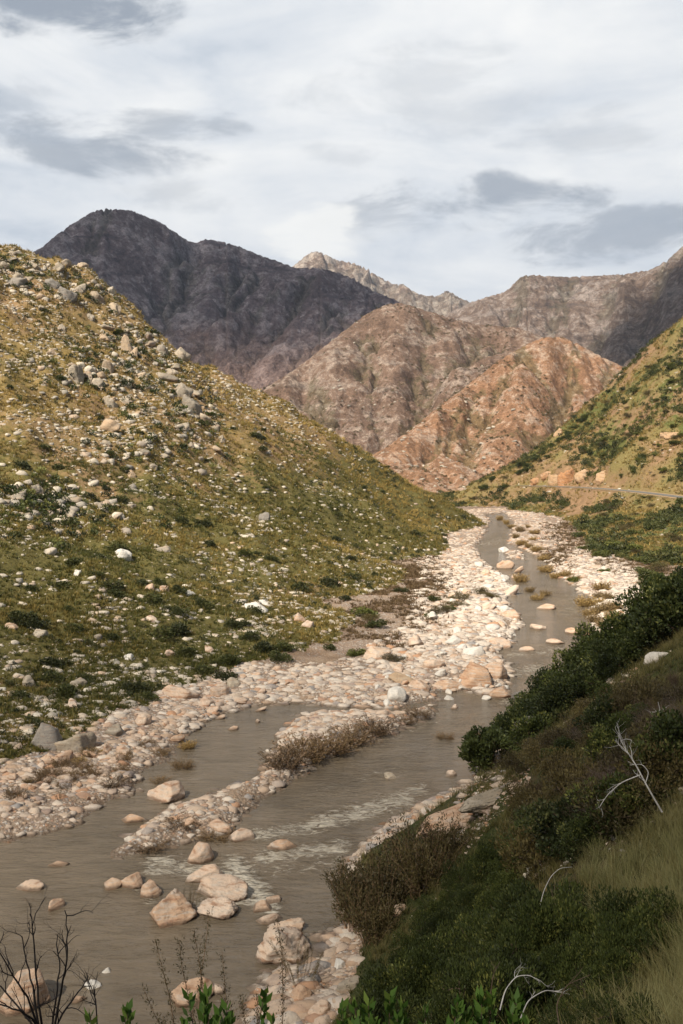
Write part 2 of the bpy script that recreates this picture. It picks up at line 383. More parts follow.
def rock_mat(name, stops, per_object, scale=1.0, stain=(0.12, 0.11, 0.10), stain_amt=.5, strata=0.0, bd=.06):
    m, t = newmat(name)
    rnd = t.node('ShaderNodeObjectInfo').outputs['Random'] if per_object else attr(t, 'rnd')
    p = objc(t) if per_object else geopos(t)
    base = t.ramp(rnd, stops)
    n1 = t.noise(p, 1.7*scale, 6, .65); n2 = t.noise(p, 9*scale, 5, .7)
    if strata:
        q = t.mapping(p, rot=(.35, .25, .6), scale=(.7, .7, 5.5)); n3_ = t.noise(q, 1.1*scale, 5, .6)
        base = t.mix(t.math('MULTIPLY', t.sstep(n3_, .52, .62), strata), base, (.30, .155, .085))
        base = t.mix(t.math('MULTIPLY', t.sstep(n3_, .47, .38), strata*.8), base, (.50, .44, .37))
    base = t.mix(1.0, base, t.ramp(n1, [(0.25, (0.66, .66, .68)), (.5, (1, 1, 1)), (.75, (1.15, 1.08, 1.0))]), 'MULTIPLY')
    base = t.mix(t.math('MULTIPLY', t.sstep(n2, .55, .7), stain_amt), base, stain)
    base = t.mix(t.math('MULTIPLY', t.sstep(t.noise(p, .9*scale, 4, .7), .56, .66), stain_amt*.7), base, (.20, .185, .17))
    if name.startswith('river') or name.startswith('pale_river'):
        zw = t.node('ShaderNodeSeparateXYZ', {0: geopos(t)}).outputs[2]; wl = t.sstep(t.math('SUBTRACT', zw, t.math('MULTIPLY', n2, .16)), .16, .0)
        base = t.mix(t.math('MULTIPLY', wl, .72), base, (.085, .058, .038))
    h = t.math('ADD', t.math('MULTIPLY', n1, 1.3), n2)
    if strata: h = t.math('ADD', h, t.math('MULTIPLY', n3_, 1.6))
    finish(t, base, .92, h, .75, bd, .2); return m
M_RIVER = rock_mat('pale_river_stone', [(0, (.49, .42, .35)), (.18, (.37, .26, .18)), (.36, (.50, .42, .34)), (.52, (.40, .225, .13)), (.64, (.27, .25, .235)), (.8, (.44, .325, .24)), (1, (.54, .475, .40))], False, 1.2, stain_amt=.25)
M_RIVER1 = rock_mat('river_boulder_stone', [(0, (.52, .35, .235)), (.3, (.58, .46, .36)), (.6, (.46, .30, .195)), (1, (.56, .42, .31))], True, .8, (.17, .12, .09), .45, .75, .09)
M_HILL = rock_mat('weathered_hill_stone', [(0, (.50, .43, .32)), (.25, (.37, .32, .26)), (.5, (.53, .46, .36)), (.7, (.25, .225, .19)), (.85, (.45, .33, .23)), (1, (.58, .53, .44))], False, .9, (.10, .09, .08), .5)
M_HILL1 = rock_mat('grey_hill_boulder_stone', [(0, (.27, .225, .165)), (.3, (.36, .30, .225)), (.6, (.22, .19, .15)), (.8, (.39, .28, .18)), (1, (.42, .37, .29))], True, .7, (.05, .045, .04), .85, .3, .10)
M_WHITE = rock_mat('white_quartzite_stone', [(0, (.52, .475, .41)), (1, (.60, .56, .50))], True, .7, (.22, .2, .18), .35, .1)
M_DARK = rock_mat('dark_grey_stone', [(0, (.14, .125, .11)), (.5, (.19, .17, .145)), (1, (.25, .22, .185))], True, .9, (.05, .05, .05), .8, .2)

def ground_mat(name, soil, veg, dry, gravel=None, s=1.0, vegattr='veg', road=False):
    m, t = newmat(name); p = geopos(t); v = attr(t, vegattr)
    nb = t.noise(p, .06*s, 5, .6); nm = t.noise(p, .45*s, 6, .65); nf = t.noise(p, 3.0*s, 5, .7)
    c = t.ramp(nm, [(.3, tuple(x*.7 for x in soil)), (.55, soil), (.75, tuple(min(1, x*1.35) for x in soil))])
    g = t.ramp(nf, [(.3, tuple(x*.55 for x in veg)), (.5, veg), (.72, tuple(x*1.5 for x in veg))])
    d = t.ramp(nf, [(.3, tuple(x*.6 for x in dry)), (.52, dry), (.75, tuple(x*1.35 for x in dry))])
    f = t.sstep(t.math('ADD', t.math('ADD', v, t.math('MULTIPLY', t.math('SUBTRACT', nm, .5), 1.5)), t.math('MULTIPLY', t.math('SUBTRACT', nb, .5), 1.2)), .35, .65)
    c = t.mix(t.sstep(nb, .40, .60), c, d)
    c = t.mix(f, c, g)
    finish(t, c, .95, t.math('ADD', t.math('MULTIPLY', nm, 1.2), nf), .8, .25/s, .1); return m
M_GL = ground_mat('dry_grass_hillside', (.255, .165, .085), (.112, .094, .032), (.225, .158, .062))
M_GN = ground_mat('dark_grassy_bank', (.085, .062, .035), (.040, .046, .014), (.095, .080, .032), s=2.0)
M_GR = ground_mat('green_scrub_slope', (.25, .155, .085), (.098, .100, .030), (.19, .150, .058), s=.8)

m_, t = newmat('riverbed_gravel'); p = geopos(t)
vo = t.node('ShaderNodeTexVoronoi', {'Vector': p, 'Scale': 4.2, 'Randomness': 1.0}); vo2 = t.node('ShaderNodeTexVoronoi', {'Vector': p, 'Scale': 10.0})
sx = t.node('ShaderNodeSeparateColor', {0: vo.outputs['Color']}); nb = t.noise(p, .3, 5, .6)
c = t.ramp(sx.outputs[0], [(0, (.46, .38, .31)), (.25, (.30, .215, .155)), (.45, (.55, .49, .42)), (.6, (.38, .22, .135)), (.8, (.25, .23, .215)), (1, (.58, .53, .47))])
c = t.mix(t.math('MULTIPLY', t.sstep(vo.outputs['Distance'], .28, .5), .8), c, (.20, .14, .095))
c = t.mix(t.math('MULTIPLY', t.sstep(nb, .5, .62), .65), c, (.29, .205, .135))
wet = attr(t, 'wet'); c = t.mix(t.math('MULTIPLY', wet, .75), c, (.085, .062, .042))
c = t.mix(attr(t, 'mud'), c, t.ramp(t.noise(p, 1.2, 5, .65), [(.3, (.075, .040, .022)), (.6, (.14, .078, .038)), (.8, (.19, .12, .055))]))
hh = t.math('SUBTRACT', t.math('MULTIPLY', vo2.outputs['Distance'], -.4), vo.outputs['Distance'])
finish(t, c, .9, hh, .9, .12, .2); M_BED = m_

m_, t = newmat('brown_river_water'); p = geopos(t)
foam = attr(t, 'foam'); q = t.mapping(p, rot=(0, 0, -.25), scale=(.75, 2.1, 1))
w1 = t.noise(q, 1.1, 4, .6, dist=.6); w2 = t.noise(t.mapping(p, rot=(0, 0, -.2), scale=(.8, 1.8, 1)), 4.0, 4, .6, dist=.8); w3 = t.noise(p, .12, 4, .55)
fn = t.noise(t.mapping(p, rot=(0, 0, -.2), scale=(.8, 1.7, 1)), 1.15, 9, .68, dist=1.8)
fm = t.math('MULTIPLY', t.sstep(t.math('ADD', t.math('MULTIPLY', foam, .34), fn), .64, .92), t.sstep(foam, .12, .5))
w4 = t.noise(t.mapping(p, rot=(0, 0, -.35), scale=(.22, .62, 1)), 1.2, 6, .65, dist=1.2); c = t.ramp(t.math('ADD', t.math('MULTIPLY', w3, .5), t.math('MULTIPLY', w4, .5)), [(.36, (.100, .078, .052)), (.64, (.185, .143, .098))])
c = t.mix(t.math('MULTIPLY', fm, .9), c, t.ramp(w2, [(.3, (.40, .33, .23)), (.6, (.70, .64, .53))]))
h = t.math('ADD', t.math('MULTIPLY', w1, t.math('ADD', .75, t.math('MULTIPLY', foam, 2.2))), t.math('MULTIPLY', w2, t.math('ADD', .22, t.math('MULTIPLY', foam, .8))))
bmp = t.node('ShaderNodeBump', {'Strength': 1.0, 'Distance': .20, 'Height': h}).outputs[0]
b = t.node('ShaderNodeBsdfPrincipled', {'Base Color': c, 'Roughness': t.math('ADD', .10, t.math('MULTIPLY', fm, .6)), 'IOR': 1.36, 'Specular IOR Level': .5, 'Normal': bmp})
t.node('ShaderNodeOutputMaterial', {0: b.outputs[0]}); M_WATER = m_

def mountain_mat(name, soil, rock, dk, veg, s=1.0, rockamt=.5, shrub=.5, lines=0.5, bd=8):
    m, t = newmat(name); p = geopos(t)
    nb = t.noise(p, .0035*s, 6, .62); nm = t.noise(p, .016*s, 8, .68); nf = t.noise(p, .09*s, 6, .72)
    st = t.noise(t.mapping(p, rot=(.15, .75, .5), scale=(.6, .6, 3.2)), .012*s, 7, .66, dist=.4)
    c = t.ramp(nm, [(.3, tuple(x*.68 for x in soil)), (.5, soil), (.68, tuple(x*1.3 for x in soil))])
    k = t.math('ADD', t.math('MULTIPLY', nf, .55), t.math('ADD', t.math('MULTIPLY', nm, .35), t.math('MULTIPLY', st, .35)))
    c = t.mix(t.math('MULTIPLY', t.sstep(k, .66-.12*rockamt, .76-.1*rockamt), .95), c, t.ramp(nf, [(.35, tuple(x*.7 for x in rock)), (.6, rock)]))
    c = t.mix(t.math('MULTIPLY', t.sstep(st, .56, .66), lines), c, rock)
    c = t.mix(t.math('MULTIPLY', t.sstep(st, .44, .34), lines), c, dk)
    c = t.mix(t.math('MULTIPLY', t.sstep(t.noise(p, .05*s, 5, .75), .57, .64), .55), c, dk)
    gy = attr(t, 'gully')
    vg = t.sstep(t.math('ADD', t.math('MULTIPLY', gy, .40), t.math('MULTIPLY', t.noise(p, .06*s, 5, .75), .88)), .62, .72)
    c = t.mix(t.math('MULTIPLY', vg, shrub*.8), c, veg)
    if name.startswith('dark'):
        c = t.mix(t.math('MULTIPLY', t.sstep(t.math('ADD', t.node('ShaderNodeSeparateXYZ', {0: p}).outputs[2], t.math('MULTIPLY', nm, 160)), 330, 190), .65), c, (.225, .145, .11))  # lower slopes: browner soil, with the sunlit warmth painted into the colour
    nq = t.noise(p, .42*s, 5, .75); c = t.mix(1.0, c, t.ramp(nq, [(.30, (.52, .50, .50)), (.5, (1, 1, 1)), (.70, (1.5, 1.48, 1.45))]), 'MULTIPLY')
    c = t.mix(1.0, c, t.ramp(nf, [(.32, (.62, .62, .62)), (.5, (1, 1, 1)), (.68, (1.3, 1.28, 1.25))]), 'MULTIPLY')
    h = t.math('ADD', t.math('ADD', t.math('MULTIPLY', st, 1.5), nm), t.math('ADD', t.math('MULTIPLY', nf, .8), t.math('MULTIPLY', nq, .25)))
    finish(t, c, .95, h, .9, bd, .1); return m
M_B = mountain_mat('brown_scrub_mountain', (.192, .124, .088), (.28, .22, .178), (.110, .074, .052), (.080, .074, .034), 1.5, .55, .6, .25, 5)
M_B2 = mountain_mat('red_scrub_mountain', (.262, .146, .084), (.33, .245, .185), (.125, .078, .048), (.085, .080, .034), 1.9, .42, .65, .2, 3)
M_C = mountain_mat('dark_rock_mountain', (.136, .110, .124), (.235, .212, .230), (.054, .047, .058), (.05, .055, .035), .7, .6, .5, .75, 14)
M_D = mountain_mat('pale_crag_mountain', (.26, .185, .14), (.40, .34, .29), (.13, .10, .085), (.09, .085, .05), .5, .8, .3, .6, 22)
M_E = mountain_mat('ochre_crag_mountain', (.195, .138, .105), (.29, .24, .21), (.09, .072, .066), (.065, .065, .035), .6, .6, .5, .6, 16)

def leaf_mat(name, stops, per_object_var=.35, trans=.25, tip=None, rough=.6):
    m, t = newmat(name); c = t.ramp(attr(t, 'rnd'), stops)
    if tip: c = t.mix(attr(t, 'tip'), c, tip)
    r = t.node('ShaderNodeObjectInfo').outputs['Random']
    c = t.mix(1.0, c, t.ramp(r, [(0, (1-per_object_var, 1-per_object_var, 1-per_object_var)), (1, (1+per_object_var, 1+per_object_var*.85, 1))]), 'MULTIPLY')
    finish(t, c, rough, spec=.3, trans=trans); return m
M_LEAF_D = leaf_mat('dark_evergreen_leaf', [(0, (.022, .028, .011)), (.45, (.038, .052, .015)), (.78, (.070, .085, .024)), (1, (.20, .20, .065))])  # brightest stop paints leaf highlights into the colour
M_LEAF_G = leaf_mat('green_scrub_leaf', [(0, (.050, .062, .018)), (.5, (.092, .104, .030)), (1, (.160, .160, .052))])
M_LEAF_F = leaf_mat('fresh_green_leaf', [(0, (.045, .095, .014)), (.6, (.075, .14, .022)), (1, (.13, .18, .035))], .1)
M_LEAF_O = leaf_mat('olive_brown_leaf', [(0, (.045, .036, .018)), (.5, (.085, .068, .030)), (1, (.13, .105, .050))])
M_LEAF_B = leaf_mat('dry_brown_leaf', [(0, (.085, .055, .032)), (.5, (.15, .10, .055)), (1, (.21, .145, .08))])
M_LEAF_P = leaf_mat('dead_greyish_twig_leaf', [(0, (.055, .042, .038)), (.5, (.095, .072, .062)), (1, (.14, .11, .092))])
M_GRASS_H = leaf_mat('hillside_grass_blade', [(0, (.070, .074, .020)), (.35, (.158, .124, .038)), (.7, (.29, .205, .072)), (1, (.42, .30, .12))])
M_GRASS_N = leaf_mat('bank_grass_blade', [(0, (.038, .045, .014)), (.5, (.078, .082, .028)), (.85, (.135, .118, .05)), (1, (.19, .155, .08))], tip=(.16, .135, .065))
M_GRASS_P = leaf_mat('pale_tussock_blade', [(0, (.060, .078, .026)), (.5, (.115, .128, .050)), (1, (.20, .18, .085))], tip=(.25, .23, .12))
def bark(name, col, s=6):
    m, t = newmat(name); p = objc(t); n = t.noise(t.mapping(p, scale=(1, 1, .25)), s*3, 5, .7)
    finish(t, t.ramp(n, [(.3, tuple(x*.55 for x in col)), (.6, col), (.8, tuple(min(1, x*1.3) for x in col))]), .85, n, .5, .01); return m
M_BARK = bark('brown_bark', (.11, .075, .05)); M_CHAR = bark('charred_bark', (.018, .014, .013)); M_BLEACH = bark('bleached_wood', (.50, .47, .44)); M_REED = bark('tan_cane', (.26, .165, .095))

m_, t = newmat('asphalt'); n = t.noise(geopos(t), 2.0, 5, .7); finish(t, t.ramp(n, [(.3, (.12, .112, .10)), (.7, (.17, .155, .135))]), .85, n, .3, .02); M_ASPH = m_
m_, t = newmat('dry_road_verge'); n = t.noise(geopos(t), .8, 5, .7); finish(t, t.ramp(n, [(.3, (.30, .19, .095)), (.7, (.46, .32, .18))]), .95, n, .5, .1); M_VERGE = m_

# ------------------------------------------------------------------ terrain meshes
V = np.stack([GX, GY, GZ], -1).reshape(-1, 3); 
PX, PY = project(GX, np.maximum(GY, .5), GZ)
veg = np.where(GC == 1, .30+.45*ss(22-GZ, -8, 14)+.25*ss(GX, -10, 20)-.25*ss(GY, 180, 230)*ss(GZ, 20, 35), .6)
veg = np.where((GC == 1), veg-.5*np.exp(-((PX-395)/55)**2-((PY-590)/25)**2), veg)
veg = np.where(GC == 3, .62-.35*ss(GZ, 22, 55)+(ridged(GX/40, GY/40, 3, 77)-.5)*.5, veg)
bank = np.exp(-((GROAD-9)/4.5)**2)*(GZ < 30); veg = np.where(GC == 3, veg-bank*1.1, veg)
for (cx, cy, sx_, sy_) in ((553,468,14,16),(655,440,20,9),(648,458,10,6),(562,442,10,6),(520,500,14,5)):
    veg = np.where(GC == 3, veg-1.5*np.exp(-((PX-cx)/sx_)**2-((PY-cy)/sy_)**2), veg)
wet = ss(.35-GZ, -.05, .4)*(GY < 345)
mud = np.where(GC == 0, .9*np.exp(-((PX-400)/40)**2-((PY-588)/12)**2)+.9*np.exp(-((PX-555)/16)**2-((PY-555)/10)**2)+.5*ss(GL, 6, 14)+.8*np.exp(-((PX-60)/90)**2-((PY-790)/16)**2), 0)
mud = np.clip(mud, 0, 1)*ss(fbm(GX/3, GY/3, 4, 91), .3, .6)
A = {'veg': veg.ravel(), 'wet': wet.ravel(), 'mud': mud.ravel()}
fc = GC[:-1, :-1]
near_face = T[:-1, :-1] < 9
for cid, nm, mt in ((0, 'river_bed', M_BED), (1, 'left_hillside', M_GL), (2, 'near_bank', M_GN), (3, 'right_hillside', M_GR)):
    F = grid_faces(UN, TN, fc == cid)
    v2, f2, a2 = compact(V, F, A); o = mesh_np(nm, v2, f2, mt, a2, True); tag(o, kind='structure')
# land outside the fan, and the plain to the horizon
m_, t = newmat('distant_plain'); n = t.noise(geopos(t), .01, 6, .6); finish(t, t.ramp(n, [(.3, (.10, .08, .05)), (.7, (.17, .13, .08))]), .95); 
g = np.linspace(-1, 1, 41); g = np.sign(g)*np.abs(g)**3*30000; gx, gy = np.meshgrid(g, g)
gz_ = np.full(gx.shape, -45.0); o = mesh_np('ground', np.stack([gx, gy, gz_], -1).reshape(-1, 3), grid_faces(41, 41), m_); tag(o, kind='structure')

# water sheet
wt_, wu = np.meshgrid(np.linspace(-.45, .45, 340), np.linspace(math.log(33.0), math.log(365.0), 520)); wy = np.exp(wu)-Y0; wx = wt_*np.exp(wu)
wpx, wpy = project(wx, np.maximum(wy, 1), 0*wx)
foam = np.zeros(wx.shape)
FO = [((236,866),(266,904),7,1.0),((262,858),(345,846),5,.8),((150,866),(245,876),6,.75),((255,836),(318,826),5,.75),((318,824),(405,800),6,.8),((372,806),(420,790),5,.7),
      ((160,862),(200,868),5,.8),((205,905),(262,896),6,.85),((270,870),(345,862),6,.5),((300,800),(400,770),10,.35),((440,730),(480,720),8,.35),((500,676),(540,668),5,.6),((510,655),(560,650),4,.5),
      ((485,690),(505,700),4,.6),((560,600),(590,640),6,.35),((480,545),(500,540),3,.5),((130,880),(150,900),5,.5),((380,742),(440,715),6,.4)]
for (a, b, w, s) in FO:
    ex, ey = b[0]-a[0], b[1]-a[1]; tt = np.clip(((wpx-a[0])*ex+(wpy-a[1])*ey)/(ex*ex+ey*ey), 0, 1)
    foam = np.maximum(foam, s*np.exp(-((wpx-a[0]-tt*ex)**2+(wpy-a[1]-tt*ey)**2*1.6)/(w*w*6.0)))
wz = (fbm(wx/.9, wy/1.4, 4, 61)-.5)*(.03+.26*foam)
o = mesh_np('river_water', np.stack([wx, wy, wz], -1).reshape(-1, 3), grid_faces(520, 340), M_WATER, {'foam': foam.ravel()}, True); tag(o, kind='structure')

# road ribbon on its bench
def ribbon(name, P, w, dz, mat, z_from=None):
    d = np.gradient(P[:, :2], axis=0); d /= np.linalg.norm(d, axis=1)[:, None]; nrm = np.stack([-d[:, 1], d[:, 0]], 1)
    L = np.c_[P[:, :2]+nrm*w, P[:, 2]+dz]; R = np.c_[P[:, :2]-nrm*w, P[:, 2]+dz]
    V = np.stack([L, R], 1).reshape(-1, 3); n = len(P); F = np.array([[2*i, 2*i+1, 2*i+3, 2*i+2] for i in range(n-1)])
    return mesh_np(name, V, F, mat)
tag(ribbon('road_verge', RD, 3.8, .10, M_VERGE), kind='structure'); tag(ribbon('road', RD, 2.2, .16, M_ASPH), kind='structure')

# ------------------------------------------------------------------ mountains
def mountain(name, mat, comps, sil_bil, t0, t1, nt, y0, y1, ny, base, ng, amp, nl, gdir=(1, .4), seedb=100, fine=1.0):
    tt, uu = np.meshgrid(np.linspace(t0, t1, nt), np.linspace(math.log(y0), math.log(y1), ny)); y = np.exp(uu); x = tt*y
    z = None
    for i, c in enumerate(comps):
        q = TPS(c, 3e-5)(x, y); z = q if z is None else smax(z, q, amp*.12)
    a = math.atan2(gdir[1], gdir[0]); ca, sa = math.cos(a), math.sin(a)
    wx_ = x+(fbm(x/(nl*1.3), y/(nl*1.3), 3, seedb+50)-.5)*nl*.55; wy_ = y+(fbm(x/(nl*1.3), y/(nl*1.3), 3, seedb+60)-.5)*nl*.8
    uu_ = (wx_*ca+wy_*sa)/nl; vv_ = (-wx_*sa+wy_*ca)/(nl*4.2)
    r = ridged(uu_, vv_, 6, seedb, .52); r2 = ridged(x/nl*3.3, y/nl*3.3, 5, seedb+20, .6); cr = fbm(x/nl*9, y/nl*9, 4, seedb+30, .6)
    k = ss(z, base, base+amp*1.2)*.6+.4
    if sil_bil[1]: r = 1.24-r
    z = z+k*((r-.62)*amp*1.25+(r2-.6)*amp*.22*fine+(cr-.5)*amp*.12*fine)
    sil = sil_bil[0]
    carved = np.zeros(x.shape)
    for dep, wid, line in sil_bil[2]:
        q = np.array([P3(*a_)[:2] for a_ in line]); dd = np.full(x.shape, 1e9); ww = (fbm(x/(wid*1.1), y/(wid*1.1), 4, seedb+70)-.5)*wid*1.3
        for (ax, ay), (bx_, by_) in zip(q[:-1], q[1:]):
            ex, ey = bx_-ax, by_-ay; tq = np.clip(((x-ax)*ex+(y-ay)*ey)/(ex*ex+ey*ey), 0, 1); dd = np.minimum(dd, np.hypot(x-ax-tq*ex, y-ay-tq*ey))
        dd = np.abs(dd+ww); g_ = np.exp(-dd/wid); carved = np.maximum(carved, g_); z = z-dep*g_
    if sil:
        sq = np.array([(ray(q[0], q[1])[0], ray(q[0], q[1])[1], q[2]) for q in sil], float); tc = tt[0]
        ang = np.interp(tc, sq[:, 0], sq[:, 1]); Ys = np.interp(tc, sq[:, 0], sq[:, 2]); e = (z-CAM_H)/y
        j = e.argmax(0); am = e.max(0); inside = (tc > sq[0, 0]) & (tc < sq[-1, 0])
        d = np.where(inside, ang-am, 0); kk_ = np.hanning(9); kk_ /= kk_.sum(); d = np.convolve(np.pad(d, 4, mode='edge'), kk_, 'valid')
        yj = y[j, np.arange(len(tc))]; wdt = .16*yj
        z = z+d*yj*np.exp(-((y-yj)/wdt)**2)
    z = np.maximum(z, base)
    gully = np.clip(ss(.62-r, 0, .35)+carved**2*.9, 0, 1)
    o = mesh_np(name, np.stack([x, y, z], -1).reshape(-1, 3), grid_faces(ny, nt), mat, {'gully': gully.ravel()}, True)
    tag(o, kind='structure'); return x, y, z
def pts(l): return [P3(*q) for q in l]
def back(l, dy, dz): 
    out = []
    for q in l: x, y, z = P3(*q); out += [(x, y+dy, z-dz), (x, y+2.2*dy, z-2.4*dz)]
    return out
s1 = [(230,420,930),(262,390,1000),(300,366,1050),(340,334,1100),(368,313,1130),(388,304,1150),(402,303,1150),(440,315,1180),(480,325,1200),(520,328,1210),(545,338,1215),(600,365,1220),(680,420,1230)]
B1 = pts(s1)+back(s1, 170, 60)+pts([(250,440,860),(300,410,900),(340,385,960),(380,350,1040),(300,440,810),(340,420,850),(380,400,880),(340,450,760),(380,452,740),(420,430,770),(420,370,960),(400,330,1080),
     (450,350,1060),(500,345,1120),(460,400,880),(500,380,940),(420,470,680),(450,480,640),(500,480,640),(560,420,900),(620,420,900),(150,470,800),(100,430,1000)])
s2 = [(360,462,640),(385,448,665),(410,430,695),(440,406,730),(470,383,760),(500,360,790),(525,345,815),(545,337,830),(562,337,845),(580,345,855),(600,356,862),(622,366,870),(650,385,880),(700,430,900)]
B2 = pts(s2)+back(s2, 60, 42)+pts([(400,470,610),(450,440,655),(450,480,590),(500,410,700),(500,450,640),(500,485,600),(550,370,780),(550,410,700),(550,450,640),(600,390,790),(600,430,700),(650,430,720),(400,495,570),(500,500,570),(650,480,620),(330,490,600)])
b1g = mountain('brown_mountain', M_B, [B1], (s1, True, [(34, 30, [(490,335,1160),(440,370,1020),(410,405,900),(393,445,790)]), (30, 26, [(365,322,1090),(372,370,960),(383,410,860),(393,445,790)]), (26, 24, [(310,368,1010),(330,405,880),(372,455,750)]), (24, 24, [(430,318,1150),(420,360,1010),(412,395,920)]), (22, 20, [(280,385,960),(310,430,840)])]), -.30, .46, 480, 640, 1700, 380, -45, 300, 36, 120, (1, -.35), 100, .7)
bx, by, bz_ = mountain('brown_foothill', M_B2, [B2], (s2, True, [(17, 15, [(525,352,800),(490,400,720),(455,455,640)]), (15, 13, [(575,350,840),(560,400,720),(525,460,620)]), (12, 12, [(480,385,750),(450,430,680),(415,470,620)]), (13, 13, [(610,370,850),(600,410,740),(570,450,650)])]), -.12, .46, 420, 548, 1250, 340, -45, 200, 17, 60, (1, .35), 130, .8)
s3 = [(-80,300,1500),(-20,270,1650),(40,249,1800),(55,236,1850),(72,224,1900),(92,212,1960),(104,209,1990),(130,210,2000),(145,216,2000),(160,222,1990),(175,232,1980),(188,241,1970),(196,243,1960),(206,239,1940),(225,242,1930),(245,249,1920),(262,256,1900),(280,262,1880),(295,268,1860),(320,268,1840),(335,272,1820),(350,277,1800),(372,290,1780),(400,302,1760),(440,330,1740),(520,360,1720)]
C1 = pts(s3)+back(s3, 300, 130)+pts([(100,330,1500),(180,330,1480),(250,330,1500),(320,330,1520),(380,330,1600),(250,385,1260),(180,400,1250),(320,370,1300),(100,400,1200),(0,350,1300),(-100,380,1200),(230,290,1720),(150,270,1760),(300,295,1700),(400,360,1450),(520,420,1400),(190,275,1740)])
mountain('dark_mountain', M_C, [C1], (s3, False, [(60, 50, [(255,253,1900),(205,310,1620),(165,360,1430)]), (60, 48, [(312,268,1850),(255,330,1560),(212,385,1330)]), (50, 45, [(355,282,1790),(305,340,1500),(262,390,1290)]), (60, 52, [(196,243,1950),(160,285,1720),(125,330,1500)]), (45, 42, [(120,212,1990),(95,260,1780),(70,300,1600)]), (40, 40, [(385,298,1770),(350,345,1500)]), (36, 36, [(285,262,1870),(235,320,1600)])]), -.48, .20, 560, 1150, 2700, 420, -45, 300, 95, 170, (1, -.75), 200, .8)
s4 = [(250,300,3900),(280,275,3950),(296,264,4000),(305,256,4000),(315,251,4000),(325,254,4000),(336,260,4000),(346,262,4020),(357,264,4030),(371,272,4050),(383,279,4060),(393,284,4080),(403,284,4080),(416,293,4100),(427,296,4100),(437,296,4100),(448,290,4100),(458,297,4100),(472,303,4100),(520,300,4150),(600,320,4200)]
D1 = pts(s4)+back(s4, 500, 260)+pts([(300,320,3300),(360,320,3300),(420,330,3300),(470,330,3300),(540,330,3400),(250,350,3200),(340,290,3700),(400,305,3700)])
mountain('pale_mountain', M_D, [D1], (s4, False, [(110, 80, [(325,256,4000),(350,300,3600)]), (110, 80, [(372,274,4050),(385,305,3700)]), (90, 80, [(448,292,4100),(430,315,3700)])]), -.13, .28, 420, 3000, 5200, 300, -45, 400, 150, 220, (1, -.5), 300, .7)
s5 = [(430,325,2500),(455,310,2550),(472,302,2600),(490,296,2600),(505,292,2600),(514,284,2600),(521,276,2600),(530,275,2600),(545,276,2620),(570,277,2640),(592,276,2650),(625,274,2600),(650,270,2550),(665,262,2500),(683,246,2400),(710,228,2300),(760,200,2200),(850,190,2100)]
E1 = pts(s5)+back(s5, 330, 150)+pts([(480,340,2100),(530,345,2050),(580,350,2000),(640,330,2000),(683,310,1950),(620,370,1700),(683,370,1600),(560,370,1800),(760,340,1600),(850,360,1500),(540,305,2350),(600,305,2300),(650,295,2250),(460,360,1900)])
mountain('ochre_mountain', M_E, [E1], (s5, False, [(50, 50, [(525,276,2600),(520,305,2380),(500,335,2150)]), (50, 50, [(575,277,2640),(560,310,2350),(530,345,2080)]), (55, 55, [(630,273,2600),(600,320,2250),(570,350,1950)]), (55, 55, [(670,258,2460),(640,310,2100),(610,350,1850)])]), .06, .56, 420, 1500, 3600, 380, -45, 300, 95, 200, (1, .5), 400, .6)
#PART2
# ------------------------------------------------------------------ vegetation shapes
class Acc:
    def __init__(s): s.V = []; s.F = []; s.n = 0; s.R = []; s.T = []
    def add(s, V, F, r=0.5, t=0.0):
        V = np.asarray(V, float); s.V.append(V); s.F.append(np.asarray(F)+s.n); s.n += len(V)
        s.R.append(np.full(len(V), r) if np.isscalar(r) else r); s.T.append(np.full(len(V), t) if np.isscalar(t) else t)
    def arr(s): return np.concatenate(s.V), np.concatenate(s.F), np.concatenate(s.R), np.concatenate(s.T)
    def tube(s, P, r0, r1, k=5, r=.5):
        P = np.asarray(P, float); n = len(P); d = np.gradient(P, axis=0); d /= np.linalg.norm(d, axis=1)[:, None]+1e-9
        ref = np.array([.31, .17, .93]) if abs(d[0, 2]) < .8 else np.array([1., .2, .1])
        a = np.cross(d, ref); a /= np.linalg.norm(a, axis=1)[:, None]+1e-9; b = np.cross(d, a)
        rr = np.linspace(r0, r1, n)[:, None, None]; th = np.arange(k)*2*np.pi/k
        ring = P[:, None]+rr*(np.cos(th)[None, :, None]*a[:, None]+np.sin(th)[None, :, None]*b[:, None])
        i, j = np.meshgrid(np.arange(n-1), np.arange(k), indexing='ij'); j2 = (j+1) % k
        s.add(ring.reshape(-1, 3), np.stack([i*k+j, i*k+j2, (i+1)*k+j2, (i+1)*k+j], -1).reshape(-1, 4), r)
def leaves(acc, C, N, L, Wd, rs, rnd, tip=0.0):
    """one rhombic leaf per point C with growth direction N"""
    n = len(C); q = rs.normal(size=(n, 3)); s = np.cross(N, q); s /= np.linalg.norm(s, axis=1)[:, None]+1e-9
    L = np.broadcast_to(L, (n,))[:, None]; Wd = np.broadcast_to(Wd, (n,))[:, None]
    V = np.stack([C, C+N*L*.45+s*Wd, C+N*L, C+N*L*.45-s*Wd], 1).reshape(-1, 3)
    acc.add(V, np.arange(4*n).reshape(n, 4), np.repeat(rnd, 4), tip)
def unit(v): return v/(np.linalg.norm(v, axis=-1, keepdims=True)+1e-9)
def wander(rs, p, d, L, n, wob, up=0.0):
    P = [np.array(p, float)]; d = unit(np.array(d, float))
    for i in range(n):
        d = unit(d+rs.normal(0, wob, 3)+np.array([0, 0, up])); P.append(P[-1]+d*L/n)
    return np.array(P)
